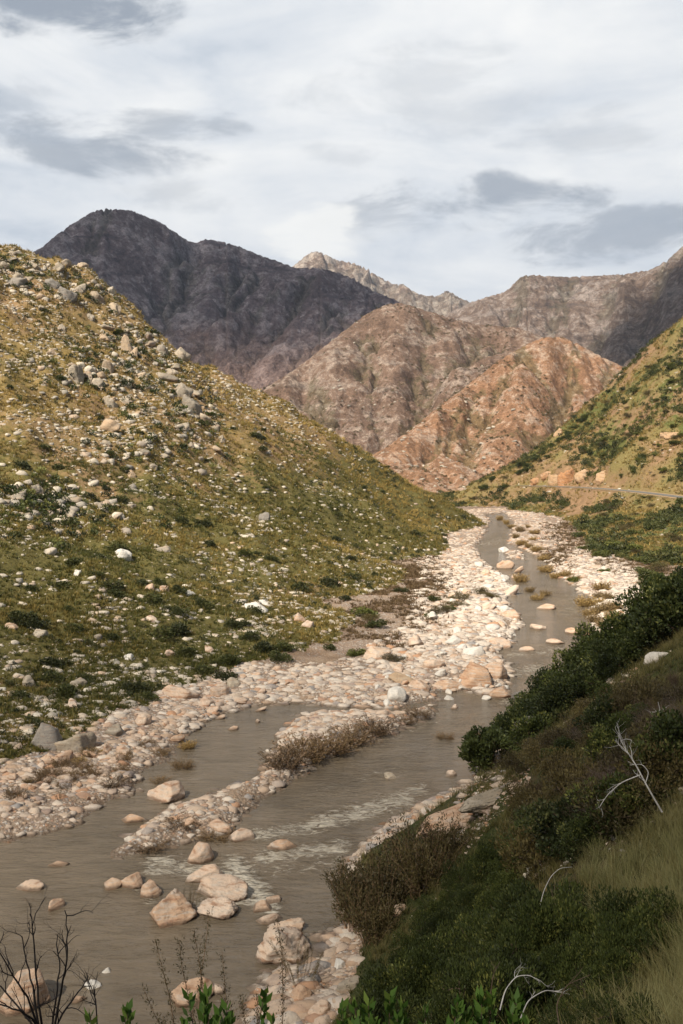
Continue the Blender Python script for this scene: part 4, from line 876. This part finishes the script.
L = [
 (168,925,50,36,1,'large striated tan boulder in the brown water with a brown dead tuft at its right'),
 (220,901,54,25,2,'long orange tan boulder, back one of the touching pair in mid river'),
 (216,919,38,20,3,'rounded cream boulder in front of the long orange one in mid river'),
 (285,962,58,40,4,'big blocky pale boulder at the tip of the near gravel shore'),
 (284,934,38,15,5,'thin pale striped slab lying behind the big blocky shore boulder'),
 (201,883,40,18,6,'brown pointed boulder just above the orange pair in the rapids'),
 (197,863,30,22,7,'pale peaked boulder in the foam below the gravel bar'),
 (113,889,20,12,8,'small pale rock, first of three in a row left of the rapids'),
 (131,888,26,15,9,'grey cream rock, middle one of three left of the rapids'),
 (147,897,28,18,10,'cream rock with split top, last of three left of the rapids'),
 (30,891,28,10,11,'flat orange rock alone in the still water near the left edge'),
 (53,911,20,14,12,'double headed pinkish rock in still water near the left edge'),
 (58,867,22,6,13,'thin pale rock barely above the still water'),
 (91,989,18,8,14,'small white rock in the dark water near the burnt twigs'),
 (106,973,9,5,15,'tiny white rock in the dark water above the small white one'),
 (78,1003,16,6,16,'low tan rock in dark water beside the burnt twigs'),
 (24,1012,64,48,17,'large pale boulder behind the burnt shrub at the bottom left corner'),
 (190,1006,38,22,18,'cream boulder at the water edge behind the green sprigs'),
 (212,994,26,10,19,'flat tan rock touching the cream boulder behind the green sprigs'),
 (262,912,22,10,20,'flat pale rock at the end of the white rapids'),
 (268,925,28,10,21,'low brown rock between the rapids and the striped slab'),
 (272,903,18,8,22,'small brown rock at the right of the white rapids'),
 (240,841,28,14,23,'low cream rock at the lower edge of the gravel bar'),
 (283,850,34,12,24,'flat orange rock with pebbles in the rapids'),
 (168,802,42,24,25,'pale wedge shaped boulder at the upper end of the gravel bar'),
 (132,823,30,10,26,'low tan rock left of the pale wedge boulder'),
 (220,832,26,14,27,'pinkish rock standing among the pebbles of the gravel bar'),
 (190,826,20,10,28,'grey rock among the pebbles of the gravel bar'),
 (478,688,48,34,29,'largest square cream boulder at the head of the lower pool'),
 (449,690,36,13,30,'long flat pinkish slab beside the largest square boulder'),
 (500,698,28,15,31,'rounded brown rock at the pool edge right of the square boulder'),
 (492,678,34,22,32,'smooth cream boulder leaning behind the square boulder'),
 (403,684,30,14,33,'bluish grey flat boulder on the orange gravel'),
 (377,660,28,16,34,'rounded grey brown boulder at the upper edge of the orange gravel'),
 (397,700,20,18,35,'white upright rock on the orange gravel by the shrub'),
 (420,690,24,12,36,'pale slab on the orange gravel left of the pinkish slab'),
 (511,618,22,12,37,'grey tipped boulder beside the upstream channel'),
 (500,648,24,14,38,'cream boulder on the edge of the upstream channel'),
 (474,655,26,12,39,'flat white boulder on the white stone bed'),
 (455,644,24,11,40,'white boulder near the middle of the white stone bed'),
 (435,668,24,12,41,'cream boulder low on the white stone bed'),
 (540,630,20,8,42,'flat tan rock in the upstream channel'),(556,644,20,7,43,'flat brown rock in the upstream channel by the dark bushes'),(528,652,18,7,44,'low rock in mid channel above the pool'),
 (572,634,16,8,45,'small orange rock by the right bank of the upstream channel'),(548,610,22,8,46,'flat pale rock beside the yellow reeds'),
 (505,552,12,7,47,'white block in the bend where the river first shows'),(452,777,14,8,48,'lone rock in the lower river below the sparse shrub'),(390,779,16,7,49,'dark low rock in the lower river left of the foam'),
 (388,706,14,8,50,'small white rock above the island shrubs'),(400,914,14,12,51,'lone pale rock among the brown caned bushes'),
 (455,709,12,6,52,'tiny brown rock in the pool under the square boulder'),(352,990,30,12,53,'flat purplish slab on the near gravel shore'),(340,968,16,8,54,'white oval stone on the near gravel shore'),
 (300,1000,24,12,55,'tan stone on the near gravel shore below the blocky boulder'),(322,1015,26,12,56,'reddish stone at the bottom of the near gravel shore'),
]
for (px, py, w, h, sd, lb) in L:
    st = .05 if sd in (1, 2, 3, 4, 5, 10) else .0
    mt = M_WHITE if 'white' in lb.split()[:3] or sd == 54 else M_RIVER1
    if 'bluish' in lb or 'dark low' in lb or 'purplish' in lb: mt = M_HILL1
    boulder('river_boulder', lb, 'boulder', mt, px, py, w, h, 1000+sd, 5 if w > 34 else 4, RB, strata=st, rough=.13 if sd < 7 else .10, lo=.6, pl=16)
HBG = 'boulders on the left hillside'
L = [
 (176,698,46,18,61,0,'large flat pinkish boulder in the grass just above the left shore'),(216,697,26,14,62,0,'white boulder right of the large flat pinkish one'),(232,688,20,12,63,1,'grey boulder above the bend of the left shore'),(207,706,22,12,64,0,'brown stone below the flat pinkish boulder'),
 (44,748,36,32,65,2,'dark cracked boulder on the shore, left one of the two big grey boulders'),(76,752,36,28,66,1,'big grey boulder with a dark stained top on the left shore'),(62,765,22,16,67,0,'cream rounded stone below the two big grey boulders'),(47,764,18,14,68,0,'pale stone under the dark cracked boulder'),(106,755,14,16,69,0,'upright pale stone right of the stained grey boulder'),(124,757,18,14,70,0,'pale rounded stone on the left shore beside the upright one'),
 (122,559,18,15,71,3,'bright white boulder alone on the middle of the hillside'),(163,552,16,8,72,0,'pale slanting stone right of the bright white boulder'),(252,611,32,11,73,3,'flat whitish slab in the grass of the lower hillside'),(262,604,14,6,74,3,'thin white stone behind the flat whitish slab'),
 (299,621,18,11,75,0,'cream boulder on the green slope near the side of the valley'),(307,627,14,8,76,0,'small tan stone touching the cream boulder on the green slope'),(265,521,14,13,77,2,'round grey boulder standing alone on the tawny slope'),(148,590,14,9,78,0,'cream stone in mid slope, upper of two'),(164,592,13,9,79,0,'peach coloured stone in mid slope'),(189,596,14,8,80,3,'white stone in mid slope, right end of the stone row'),(78,576,10,8,81,3,'small white stone near the left part of the mid slope'),
 (10,630,14,10,82,0,'tan stone at the left edge of the lower slope'),(38,637,18,11,83,1,'grey stone near the left edge of the lower slope'),(26,686,18,14,84,1,'grey brown boulder at the left edge above the shore'),(76,686,20,10,85,1,'dark capped boulder in the lower grass'),(72,708,16,12,86,0,'tan boulder in the lower grass above the big grey boulders'),(150,622,16,8,87,0,'flat tan stone in the lower grass'),(142,725,18,14,88,0,'pale boulder by the mouth of the side channel'),(114,736,20,14,89,1,'brown boulder by the mouth of the side channel'),(168,656,14,9,90,0,'stone in the lower grass below the mid slope row'),(208,652,12,8,91,0,'small stone in the lower grass above the shore bend'),(130,660,14,8,92,3,'whitish stone in the grass left of centre'),(212,714,14,10,93,0,'rounded stone at the water edge of the side channel'),(175,742,18,10,94,0,'cream rock half in the side channel'),(95,640,14,8,95,1,'greyish stone in the lower grass'),
 (14,500,26,14,96,1,'outcrop at the left edge with dark clefts on mid slope'),(35,492,20,12,97,1,'outcrop block right of the left edge one'),(63,503,18,9,98,1,'grey outcrop block at the start of the stone band'),(98,508,16,9,99,1,'grey block in the stone band crossing the slope'),(130,478,14,12,100,0,'tan block above the stone band'),(152,470,10,9,101,1,'grey block on the tawny upper slope'),
 (190,412,24,26,102,0,'tall tan crag block with a dark overhang at its right'),(181,398,24,22,103,0,'tan crag block stacked behind the tall one'),(124,352,17,26,104,1,'upright crag fin on the upper slope'),(132,356,10,14,105,1,'small crag beside the upright fin'),(106,372,22,18,106,1,'grey crag left of the upright fin'),(96,388,22,16,107,0,'crag with flat top below the fin'),(74,380,20,24,108,0,'tan split crag, leftmost of the row on the upper slope'),(88,383,14,18,109,1,'grey crag right of the tan split crag'),(110,408,18,18,110,1,'grey rounded crag below the row'),(172,375,14,10,111,1,'grey outcrop on the shoulder of the ridge'),(178,356,24,14,112,1,'dark outcrop on the skyline of the ridge'),(194,359,14,8,113,1,'small outcrop stepping down the skyline'),(126,404,16,12,114,0,'tan outcrop between the lower crags'),(160,352,18,12,115,1,'outcrop under the skyline of the ridge'),
 (52,288,22,14,116,2,'dark crag under the hill top'),(64,297,24,16,117,2,'dark grey crag in the upper crag band'),(80,293,18,14,118,1,'light grey crag in the upper crag band'),(95,300,16,12,119,0,'pale block at the right of the upper crag band'),(108,294,14,10,120,0,'tan block near the skyline of the upper hill'),(10,285,30,12,121,2,'dark ledge near the hill top at the left edge'),(30,268,18,9,122,0,'tan outcrop close to the hill top'),(66,262,20,8,123,1,'grey outcrop on the skyline at the hill top'),(15,256,22,8,124,1,'low outcrop on the highest skyline at the left edge'),(40,300,20,10,125,1,'grey block below the dark crag'),(112,312,16,12,126,1,'grey crag beneath the skyline blocks'),(90,320,14,10,127,1,'grey block in the middle of the upper hill'),(60,330,12,9,128,1,'small grey block on the upper left slope'),(102,340,16,10,129,1,'grey crag above the upright fin'),(50,355,14,10,130,1,'grey block on the left upper slope'),(220,440,10,7,131,1,'small grey block on the shoulder above mid slope'),(256,438,12,10,132,1,'small crag on the descending skyline'),(330,432,9,6,133,0,'small outcrop lower down the descending skyline'),
]
for (px, py, w, h, sd, mk, lb) in L:
    boulder('hillside_boulder', lb, 'boulder', (M_RIVER1 if py > 560 else M_HILL1, M_HILL1, M_DARK, M_WHITE)[mk], px, py, w, h, 1000+sd, 4 if w > 18 or py > 600 else 3, HBG, rough=.22, lo=.42, pl=20, strata=.07 if py < 520 else 0)
L = [(660,660,32,11,141,3,'white flat rock near the top of the near bank'),(602,718,16,12,142,1,'grey rock below the orange scree of the near bank'),(668,742,44,34,143,2,'big dark lichen grey boulder half buried at the right edge'),(575,706,16,8,144,0,'tan rock in the orange scree of the near bank'),(625,702,14,8,145,0,'orange rock in the scree of the near bank'),(535,738,40,24,146,2,'dark rock step under the dark crest bushes'),(520,700,18,10,147,2,'dark rock at the foot of the crest bushes'),(640,640,20,10,148,1,'grey rock among the crest bushes')]
for (px, py, w, h, sd, mk, lb) in L: boulder('bank_boulder', lb, 'boulder', (M_RIVER1, M_HILL1, M_DARK, M_WHITE)[mk], px, py, w, h, 1000+sd, 4, 'boulders on the near bank', rough=.15)
o = boulder('rock_ledge', 'long layered pale rock ledge running down to the river above the brown bushes', 'ledge', M_RIVER1, 462, 822, 130, 16, 1151, 5, None, strata=.09, rough=.10, lo=.8, depth=40, pl=20, rz=.55, tilt=-.16)
o = boulder('rock_ledge', 'grey layered ledge directly behind the pale one at the bank', 'ledge', M_HILL1, 492, 804, 76, 14, 1152, 5, None, strata=.09, lo=.8, depth=30, rz=.5, tilt=-.14)
L = [(553,404,20,12,161,'orange cliff outcrop high on the far right slope'),(562,398,12,10,162,'small orange outcrop beside the high orange cliff'),(558,436,10,12,163,'orange rock spur in the middle of the far right slope'),(537,484,12,9,164,'tan road cutting outcrop at the left of the road'),(570,482,20,20,165,'tall orange rock face above the road'),(585,480,18,16,166,'orange rock face right of the tall one above the road'),(603,481,16,16,167,'tan rock face at the right end of the cutting'),(556,484,14,14,168,'small orange rock face left of the tall one'),(672,438,22,7,169,'orange bank at the right edge of the far slope'),(548,478,14,9,170,'pale rock in the road cutting')]
m_ = rock_mat('orange_cliff_stone', [(0, (.42, .20, .085)), (.5, (.40, .26, .15)), (1, (.46, .30, .17))], True, .35, (.12, .08, .05), .5, .3, .4)
for (px, py, w, h, sd, lb) in L: boulder('outcrop', lb, 'outcrop', m_, px, py, w, h, 1000+sd, 4, 'outcrops on the far right slope', rough=.4, lo=.5, pl=20)
# smaller ones that nothing tells apart
def reg_crag(r):
    k = r.randint(8); cx, cy, sx, sy = [(30,268,34,8),(62,288,40,12),(105,372,36,16),(180,400,24,22),(30,500,34,10),(135,345,30,14),(150,440,50,20),(70,520,60,12)][k]; return (min(max(cx+r.normal(0, sx), -20), 215), cy+r.normal(0, sy))
rr = np.random.RandomState(77); q_ = [reg_crag(rr) for _ in range(2600)]; q_ = [(a, b) for a, b in q_ if b > 252+a*.32]; pc = np.array([hit(a, b) for a, b in q_])
sz_ = np.minimum(.22*(rr.pareto(1.7, len(pc))+.6), 1.3)
scr = pc[::4]+np.c_[rr.normal(0, 1.2, (len(pc[::4]), 2)), np.zeros(len(pc[::4]))]; scr[:, 2] = hz(scr[:, 0], scr[:, 1])
tag(scatter('crag_scrub', SB, scr, rr.uniform(.35, 1.0, len(scr)), M_LEAF_D, 79, .1), 'dark scrub filling the clefts between the hillside crags', 'scrub', kind='stuff')
tag(scatter('outcrop_rubble', R2, pc-np.stack([0*sz_, 0*sz_, sz_*.15], 1), np.stack([sz_*1.1, sz_, sz_*.95], 1), M_HILL, 78, .4, tone=rr.uniform(.15, .85, len(pc))), 'broken weathered blocks heaped around the hillside crags', 'stones', kind='stuff')
r = np.random.RandomState(66)
PR = [mesh_np('stone_shape', V*np.array([1.15, .9, .72]), F, None, None, True, None, False) for V, F in [rock_shape(1300+i, 3, 22, .30, .05, .38) for i in range(8)]]
def same(n, name, label, group, mat, reg, wr, seed):
    r = np.random.RandomState(seed); ms = [m.copy() for m in PR]
    for m in ms: m.materials.clear(); m.materials.append(mat)
    c = 0; tries = 0
    while c < n and tries < 6000:
        tries += 1; a, b = reg(r)
        if a is None: continue
        x, y, z = hit(a, b); d = y/F_PX; w = r.uniform(*wr)*(1+(r.rand() < .15)*.6); s = w*d*.5
        o = bpy.data.objects.new(name, ms[r.randint(8)]); COL.objects.link(o); o.location = (x, y, max(z, -.05)+s*.12); o.scale = (s*r.uniform(.9, 1.2), s, s*r.uniform(.75, 1.1)); o.rotation_euler = (r.normal(0, .3), r.normal(0, .3), r.uniform(0, 6.28))
        tag(o, label, 'boulder', group); c += 1
def reg_white(r):
    b = r.uniform(560, 700); a = r.uniform(370, 520)
    lo = 480-(b-560)*.85; return (a, b) if lo < a < 522-(b > 650)*15 else (None, None)
def reg_shore(r):
    a = r.uniform(0, 300); b = 795-a*.37+r.normal(0, 16); return (a, b)
same(70, 'river_boulder', 'white boulder on the packed upstream bed', 'white boulders of the upstream bed', M_WHITE, reg_white, (6, 13), 67)
same(45, 'river_boulder', 'tan boulder on the upstream bed', 'tan boulders of the upstream bed', M_RIVER1, reg_white, (7, 16), 68)
same(60, 'shore_boulder', 'pale boulder on the left shore', 'boulders along the left shore', M_RIVER1, reg_shore, (7, 15), 69)
same(110, 'crag', 'weathered grey crag on the upper left hill', 'crags clustered on the upper left hill', M_HILL1, reg_crag, (5, 17), 70)

# ------------------------------------------------------------------ nearest plants
def free_branch(name, label, cat, pts_, r0, r1, mat, forks=0, seed=0, dense=4):
    P = np.array([P3(*q) for q in pts_]); t = np.linspace(0, len(P)-1, len(P)*dense)
    Q = np.stack([np.interp(t, np.arange(len(P)), P[:, k]) for k in range(3)], 1)
    for _ in range(2): Q[1:-1] = (Q[:-2]+2*Q[1:-1]+Q[2:])/4
    o0 = Q[0].copy(); acc = Acc(); acc.tube(Q-o0, r0, r1, 6); rr = np.random.RandomState(seed)
    for i in range(forks):
        k = rr.randint(len(Q)//3, len(Q)-2); twig(acc, rr, Q[k]-o0, unit(unit(Q[k+1]-Q[k])+rr.normal(0, .5, 3)), np.linalg.norm(Q[-1]-Q[0])*rr.uniform(.15, .35), r0*.45, 1)
    V, F, R_, T_ = acc.arr(); o = mesh_np(name, V, F, mat, None, True); o.location = o0; tag(o, label, cat); return o
free_branch('dead_branch', 'bleached white forked dead branch leaning over the near bank, tallest of all', 'branch', [(662,812,20),(648,788,20),(636,765,20.2),(626,750,20.4),(618,735,20.5)], .020, .007, M_BLEACH, 9, 1)
free_branch('dead_branch', 'thin bleached branch arching left from the forked white one', 'branch', [(640,775,20),(622,782,20),(608,794,19.8),(600,806,19.8)], .012, .005, M_BLEACH, 5, 2)
free_branch('dead_branch', 'short bleached branch looping above the forked white one', 'branch', [(645,785,20.2),(649,772,20.3),(642,764,20.4),(630,765,20.4)], .010, .005, M_BLEACH, 2, 3)
free_branch('dead_branch', 'single thin white stalk arching out of the dark bushes', 'branch', [(540,906,14),(544,890,14),(551,876,14.1),(560,868,14.2),(572,867,14.3)], .007, .003, M_BLEACH, 0, 4)
free_branch('dead_branch', 'pale bare stalk standing near the right edge of the bank', 'branch', [(668,735,26),(662,718,26),(658,702,26)], .016, .007, M_BLEACH, 5, 5)
for i, q in enumerate([[(500,1010,8),(505,990,8.1),(516,976,8.2),(530,975,8.2),(540,982,8.2)],[(520,1020,8),(528,1000,8),(545,990,8.1),(560,992,8.1)],[(560,1030,7.5),(556,1005,7.8),(566,985,7.9),(590,975,8)],[(490,1000,9),(493,975,9),(500,962,9.2)]]):
    free_branch('dead_branch', ['silvery curved twig above the broad leaves at the bottom','silvery twig lying right of the curved one at the bottom','grey twig reaching right at the bottom of the bank','thin grey twig rising among the dark bushes at the bottom'][i], 'branch', q, .006, .0025, M_BLEACH if i < 2 else M_BARK, 4, 20+i)
# burnt shrub at the lower left corner
x0, y0 = -2.05, 7.3; z0 = float(hz(x0, y0)); e = empty('burnt_shrub', (x0, y0, z0)); tag(e, 'leafless burnt black shrub rising in front of the water at the bottom left corner', 'shrub')
rr = np.random.RandomState(5)
for q in [[(40,1035,7.2),(30,1000,7.1),(12,975,7),(-8,940,7)],[(40,1035,7.2),(33,990,7.2),(26,960,7.3),(22,935,7.3),(8,925,7.3),(5,945,7.3)][:4],[(42,1035,7.2),(36,980,7.3),(34,940,7.4),(31,912,7.4)],[(50,1040,7.2),(56,1000,7.2),(60,970,7.2),(57,935,7.1)],[(50,1040,7.2),(62,990,7.1),(67,960,7),(68,930,7),(64,910,7)],[(46,1040,7.2),(20,1010,7.3),(0,985,7.4),(-20,970,7.4)],[(48,1040,7.2),(30,1015,7),(5,1005,6.9),(-20,1000,6.8)],[(50,1040,7.2),(64,1010,7.3),(80,990,7.4),(90,975,7.5)]]:
    P = np.array([(x0, y0, z0-.1)]+[P3(*k) for k in q]); t = np.linspace(0, len(P)-1, 16); Q = np.stack([np.interp(t, np.arange(len(P)), P[:, k]) for k in range(3)], 1)
    for _ in range(2): Q[1:-1] = (Q[:-2]+2*Q[1:-1]+Q[2:])/4
    Q += rr.normal(0, .006, Q.shape)*np.linspace(0, 1, len(Q))[:, None]
    acc = Acc(); acc.tube(Q-[x0, y0, z0], .012, .0035, 6)
    for i in range(6):
        k = rr.randint(6, 15); twig(acc, rr, Q[k]-[x0, y0, z0], unit(unit(Q[min(k+1, 15)]-Q[k-1])+rr.normal(0, .55, 3)), rr.uniform(.10, .26), .0045, 2, .25, (1, 2))
    V, F, R_, T_ = acc.arr(); mesh_np('branch', V, F, M_CHAR, None, True, e)
acc = Acc(); P = [P3(98,1040,8.5), P3(96,1005,8.5), P3(93,985,8.5)]; acc.tube(P, .008, .004, 5)
for i in range(5): twig(acc, rr, P[1], unit(rr.normal(0, .6, 3)+[0, 0, 1]), .28, .005, 1)
V, F, R_, T_ = acc.arr(); tag(mesh_np('dead_twig', V, F, M_CHAR, None, True), 'thin black forked twig just right of the burnt shrub', 'twig')
# broad leaved sprigs along the lower edge
def sprig_plant(label, px, py, Y, n, seed, s=1.0):
    r = np.random.RandomState(seed); tip_ = np.array(P3(px, py, Y)); g0 = float(hz(tip_[0], tip_[1])); base = np.array([tip_[0], tip_[1], g0]); fo = Acc(); st = Acc()
    Hh = max(.4, tip_[2]-g0)
    for i in range(n):
        off = np.array([r.normal(0, .17)*s, r.normal(0, .15), -abs(r.normal(0, .14))*s]); end = np.array([0, 0, Hh])+off
        P = np.array([[r.normal(0, .04), r.normal(0, .04), -.05], [off[0]*.5, off[1]*.5, Hh*.5], end-[off[0]*.15, 0, .22], end]); t = np.linspace(0, 3, 10)
        Q = np.stack([np.interp(t, np.arange(4), P[:, k]) for k in range(3)], 1); st.tube(Q, .007, .003, 5)
        m = 17; u = r.uniform(.0, 1, m)**.7; C = end-np.array([0, 0, .34*s])*(1-u)[:, None]; a = r.uniform(0, 6.28, m)
        N = unit(np.stack([np.cos(a)*.6, np.sin(a)*.6, .55+u*.6], 1)); leaves(fo, C, N, .11*s*r.uniform(.7, 1.2, m), .024*s, r, r.uniform(0, 1, m))
    e = empty('broadleaf_shrub', tuple(base)); tag(e, label, 'shrub', 'broad leaved shrubs along the bottom edge')
    for pn, ac, mt in (('foliage', fo, M_LEAF_F), ('stem', st, M_BARK)):
        V, F, R_, T_ = ac.arr(); mesh_np(pn, V, F, mt, {'rnd': R_, 'tip': T_}, False, e)
for i, (px, py, n, lb) in enumerate([(222,998,9,'fresh green broad leaved shrub just left of the wispy brown plant'),(118,1008,4,'fresh green leaf tips right of the burnt shrub'),(248,1006,5,'fresh green leaf tips right of the wispy brown plant'),(385,1000,9,'green broad leaved shrub at the foot of the near gravel'),(430,996,8,'green broad leaved shrub under the dark bushes'),(478,992,8,'green broad leaved shrub below the silvery twigs'),(520,1008,6,'green broad leaved shrub with one round yellow leaf'),(350,1012,5,'green broad leaved tips at the bottom of the gravel shore')]):
    sprig_plant(lb, px, py, 6.4+.2*(i % 3), n, 300+i, .9)
# wispy plants
for i, (a, b, Y, top, lb) in enumerate([(226,1030,12,932,'tall wispy brown green plant before the river at the bottom'),(300,985,0,930,'wispy brown plant beside the big blocky shore boulder'),(190,912,0,885,'brown dead tuft between the striated boulder and the orange pair'),(60,800,0,0,'dry wispy tuft on the left shore')]):
    if Y: x, y, z = P3(a, b, Y); z = float(hz(x, y)); tz = P3(a, top, Y)[2]; s = (tz-z)/1.45
    else:
        x, y, z = at(a, b); z = max(z, -.1); s = (1.4, 1.4, 1.35, .8)[i]
        if i: s = (0, 1.45, .95, .7)[i]
    plant('wispy_plant', lb, 'plant', None, (x, y, z), WB[i % 2], s, i*2.0)

# ------------------------------------------------------------------ unseen clouds added overhead to shade valley and mountains
def shade_cloud(name, label, gx, gy, gz, t, rx, ry, rz_, seed, amax, soft):
    c = Vector((gx, gy, gz))+SUN*t; V, F = ICO[5]; nn = n3(V, 1.6, seed); V = V*(1+nn[:, None]*.9); V = V*np.array([rx, ry, rz_])
    m, t_ = newmat(name+'_vapour'); p = objc(t_); s3 = t_.mapping(p, scale=(1/rx, 1/ry, 0)); r = t_.node('ShaderNodeVectorMath', {0: s3}, operation='LENGTH').outputs['Value']
    n = t_.noise(t_.mapping(p, scale=(1/rx, 1/rx, 1/rx)), 2.2, 5, .6); k = t_.math('ADD', r, t_.math('MULTIPLY', t_.math('SUBTRACT', n, .5), 1.1))
    al = t_.math('MULTIPLY', t_.sstep(k, 1.0, 1.0-soft), amax)
    d = t_.node('ShaderNodeBsdfDiffuse', {0: (.85, .85, .85, 1)}); tr = t_.node('ShaderNodeBsdfTransparent')
    x = t_.node('ShaderNodeMixShader', {0: al, 1: tr.outputs[0], 2: d.outputs[0]}); t_.node('ShaderNodeOutputMaterial', {0: x.outputs[0]})
    o = mesh_np('shade_cloud', V, F, m, None, True); o.location = c; tag(o, kind='structure'); return o
shade_cloud('near_shade_cloud', '', 22, 28, 10, 1500, 46, 48, 14, 1, .30, .6)
shade_cloud('wide_shade_cloud', '', -12, 55, 3, 1620, 90, 85, 14, 4, .26, .6)
shade_cloud('mountain_shade_cloud', '', -330, 1850, 260, 1300, 760, 470, 110, 2, .56, .45)
shade_cloud('ridge_shade_cloud', '', 1080, 2050, 250, 1300, 760, 480, 100, 3, .86, .4)

# ------------------------------------------------------------------ air
V = np.array([(x, y, z) for x in (-4200, 4200) for y in (-60, 5600) for z in (-47, 900)], float)
F = np.array([[0, 1, 3, 2], [4, 6, 7, 5], [0, 4, 5, 1], [2, 3, 7, 6], [0, 2, 6, 4], [1, 5, 7, 3]])
m, t = newmat('haze_air'); v = t.node('ShaderNodeVolumePrincipled', {'Color': (.62, .74, .95, 1), 'Density': 0.000045, 'Anisotropy': .2}); o = t.node('ShaderNodeOutputMaterial'); t.l.new(v.outputs[0], o.inputs['Volume'])
USE_HAZE = True
if USE_HAZE: tag(mesh_np('haze', V, F, m), 'thin blue air filling the valley', 'haze', kind='stuff')

# ------------------------------------------------------------------ descriptions relative to landmarks
bpy.context.view_layer.update()
MARKS = [(168,925,'the striated river boulder'),(285,962,'the blocky shore boulder'),(168,802,'the pale wedge boulder'),(478,688,'the largest square boulder'),(403,684,'the bluish flat boulder'),(449,690,'the long pinkish slab'),
 (377,660,'the rounded grey brown boulder'),(176,698,'the large flat pinkish boulder'),(44,748,'the dark cracked boulder'),(76,752,'the stained grey boulder'),(122,559,'the bright white hillside boulder'),(252,611,'the flat whitish slab'),(299,621,'the cream slope boulder'),
 (265,521,'the lone round grey boulder'),(189,596,'the white stone in mid slope'),(190,412,'the tall tan crag block'),(124,352,'the upright crag fin'),(74,380,'the tan split crag'),(14,500,'the cleft outcrop at the edge'),(64,297,'the upper dark crag'),(10,285,'the dark ledge'),
 (95,300,'the upper pale block'),(178,356,'the dark skyline outcrop'),(256,438,'the small skyline crag'),(130,478,'the tan block'),(98,508,'the grey stone band'),(492,768,'the tall riverside bush'),(392,905,'the brown caned clump'),(462,822,'the pale rock ledge'),
 (626,750,'the forked white dead branch'),(560,868,'the thin arching white stalk'),(668,742,'the big lichen grey boulder'),(660,660,'the white flat bank rock'),(602,718,'the grey bank rock'),(530,975,'the silvery curved twig'),(625,702,'the orange bank scree'),
 (553,404,'the high orange cliff'),(558,436,'the orange rock spur'),(570,482,'the tall orange roadside face'),(603,481,'the tan cutting'),(672,438,'the orange bank by the edge'),(625,492,'the road bend'),(505,552,'the white block upstream'),(540,596,'the yellow reed bed'),
 (555,555,'the brown mud flat'),(400,588,'the bare brown earth patch'),(572,634,'the small orange bank rock'),(330,750,'the gravel island'),(60,765,'the cream rounded stone'),(430,540,'the nose of the hill'),(500,487,'the far end of the road'),(511,618,'the grey tipped boulder'),(455,644,'the mid bed white boulder'),(20,632,'the tan left edge stone'),(150,622,'the flat tan stone'),(26,686,'the grey brown edge boulder')]
from collections import defaultdict
bl = defaultdict(list)
for o in SC.objects:
    if o.get('group') and o.get('label') and o.parent is None: bl[o['label']].append(o)
for lb, L_ in bl.items():
    if len(L_) < 2: continue
    used = set(); szs = sorted((max(o.scale)) for o in L_); lo_, hi_ = szs[len(szs)//3], szs[2*len(szs)//3]
    for o in L_:
        px, py = project(*o.location); s_ = max(o.scale); sw = 'small' if s_ < lo_ else ('large' if s_ > hi_ else '')
        base = lb.split(' on the ')[0] if ' on the ' in lb else lb.split(' in the ')[0].split(' among ')[0].split(' upstream')[0]
        if base.startswith('small '): base = base[6:]
        for d_, mx, my, ph in sorted((math.hypot(px-a, py-b), a, b, c) for a, b, c in MARKS)[:6]:
            dx, dy = px-mx, py-my; v_ = 'above' if dy < 0 else 'below'; h_ = 'left' if dx < 0 else 'right'
            far = 'just ' if d_ < 18 else ('' if d_ < 45 else 'well ')
            rel = v_ if abs(dx) < .4*abs(dy) else (h_+' of' if abs(dy) < .4*abs(dx) else v_+' and '+h_+' of')
            cand = (sw+' ' if sw else '')+base+' '+far+rel+' '+ph
            if cand not in used and len(cand.split()) <= 16: used.add(cand); o['label'] = cand; break
